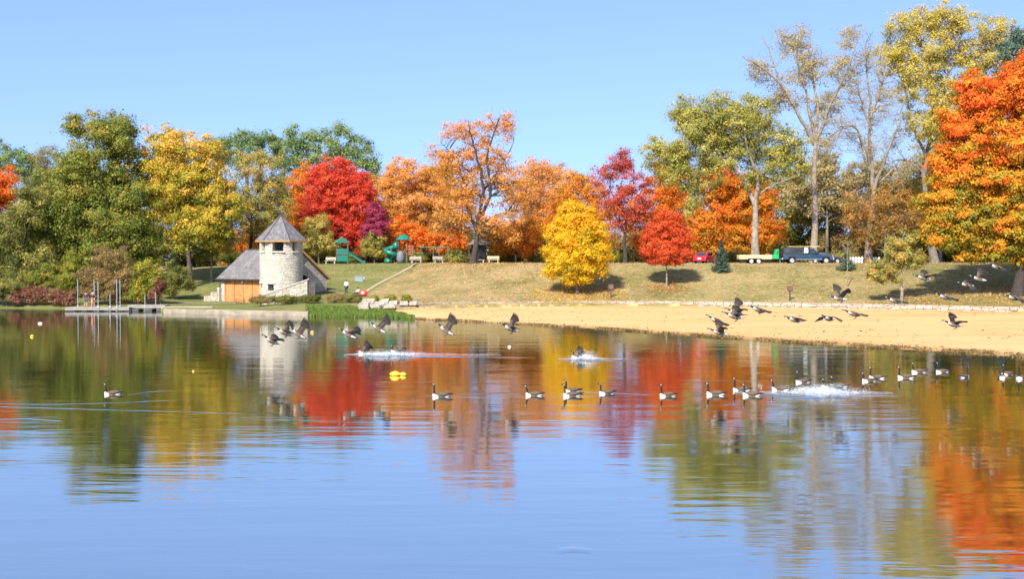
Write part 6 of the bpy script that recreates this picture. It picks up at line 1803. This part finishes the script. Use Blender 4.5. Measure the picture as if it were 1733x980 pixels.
def ridge(name, label, pts, wd, h, mat=None):
    """low water ridge (wake) along picture points on the water"""
    q = []
    for px, py in pts:
        d = water_d(py); q.append(np.array([(px - CX) / FPX * d, d, 0]))
    q = densify(q, 10); n = len(q); vs = []; fs = []
    for i, p in enumerate(q):
        e = math.sin(PI * min(1, max(0, i / (n - 1)))) ** .5
        hh = h * e * (.55 + .45 * abs(math.sin(i * 1.3) * math.sin(i * .37 + 1)))
        vs += [(p[0], p[1] - wd, .001), (p[0], p[1], hh), (p[0], p[1] + wd, .001)]
    for i in range(n - 1):
        a = i * 3; fs += [(a, a + 3, a + 4, a + 1), (a + 1, a + 4, a + 5, a + 2)]
    m = MB(); m.add(vs, fs); o = m.build(name, mat or WATER, smooth=True); tag(o, label, 'wake', kind='stuff')
splash('splash', 'white spray behind the two geese in the long splash', 580, 850, 602, .5, 2300, .28)
splash('splash', 'white spray round the goose landing in the middle', 945, 1062, 609, .65, 1700, .4)
splash('splash', 'big white splash among the geese at the right', 1245, 1515, 667, .6, 3400, .55)
splash('splash', 'small white spray drops left of the big splash', 1284, 1290, 655, .3, 40, .5)
ridge('wake', 'pale wake tail behind the long splash', [(600, 604), (760, 604), (905, 606)], .45, .07)
ridge('wake', 'pale wake line under the middle landing goose', [(940, 609), (1000, 610), (1070, 611)], .4, .07)
ridge('wake', 'pale churned water under the big splash', [(1240, 664), (1380, 671), (1525, 669)], .55, .10)
ridge('wake', 'pale churned water in front of the big splash', [(1270, 668), (1360, 674), (1450, 672)], .35, .07)
ridge('wake', 'upper pale wake line crossing the left water', [(-40, 683), (120, 684), (330, 676)], .16, .020)
ridge('wake', 'lower pale wake line crossing the left water', [(-40, 687), (150, 693), (420, 700)], .16, .020)
ridge('wake', 'short pale ripple at the left edge of the water', [(-20, 711), (40, 709), (105, 713)], .16, .018)
ridge('wake', 'thin wake behind the lone goose', [(205, 670), (260, 663), (310, 662)], .12, .016)
ridge('wake', 'pale wake between the middle geese', [(765, 668), (840, 667), (885, 668)], .18, .022)
ridge('wake', 'pale wake left of the close pair', [(715, 670), (800, 673), (900, 672)], .13, .018)
ridge('wake', 'pale wake right of the close pair', [(985, 664), (1040, 666), (1110, 669)], .13, .018)
ridge('wake', 'pale wake left of the cluster by the big splash', [(1160, 648), (1215, 645), (1300, 645)], .14, .018)
ridge('ripple', 'small dark ripple patch near the bottom of the water', [(943, 933), (972, 931), (1003, 934)], .25, .02)
YEL = plain('yellow buoy plastic', (.75, .52, .03), .45, .08, 3); ORG = plain('orange buoy plastic', (.78, .36, .10), .5); IVO = plain('ivory buoy plastic', (.75, .70, .55), .5)
def buoy(label, px, py, r, mat, group='small floats on the lake', ell=1.3):
    d = water_d(py); root = thing('buoy', label, 'buoy', ((px - CX) / FPX * d, d, 0), 0, group)
    m = MB(); m.lathe([(.02, -.5 * r), (.7 * r, -.4 * r), (r, 0), (r * .95, .35 * r), (r * .6, .75 * r), (r * .25, .9 * r), (.02, .92 * r)], (0, 0, r * .25), 16); m.v = [(v[0] * ell, v[1], v[2]) for v in m.v]; m.build('float', mat, root, smooth=True)
    m = MB(); t = np.linspace(0, PI, 8); m.tube([(r * .22 * math.cos(a), 0, r * 1.12 + r * .22 * math.sin(a)) for a in t], r * .06, 6); m.build('ring', plain('buoy rope', (.3, .27, .2), .8), root)
buoy('larger left yellow buoy of the floating pair', 668, 636, .185, YEL, 'pair of yellow buoys', 1.5)
buoy('smaller right yellow buoy of the floating pair', 681.5, 636, .14, YEL, 'pair of yellow buoys', 1.3)
buoy('small orange float right of the tower reflection', 528, 563.5, .13, ORG)
buoy('small ivory float before the sandy shore reflection', 862, 588, .09, IVO)
buoy('small yellow float at the far left', 53, 570, .11, YEL)
buoy('ivory float with tilted top nearest the left dock', 67, 548, .11, IVO, ell=2.0)
buoy('tiny orange float in the dark left reflection', 326, 629, .06, ORG)
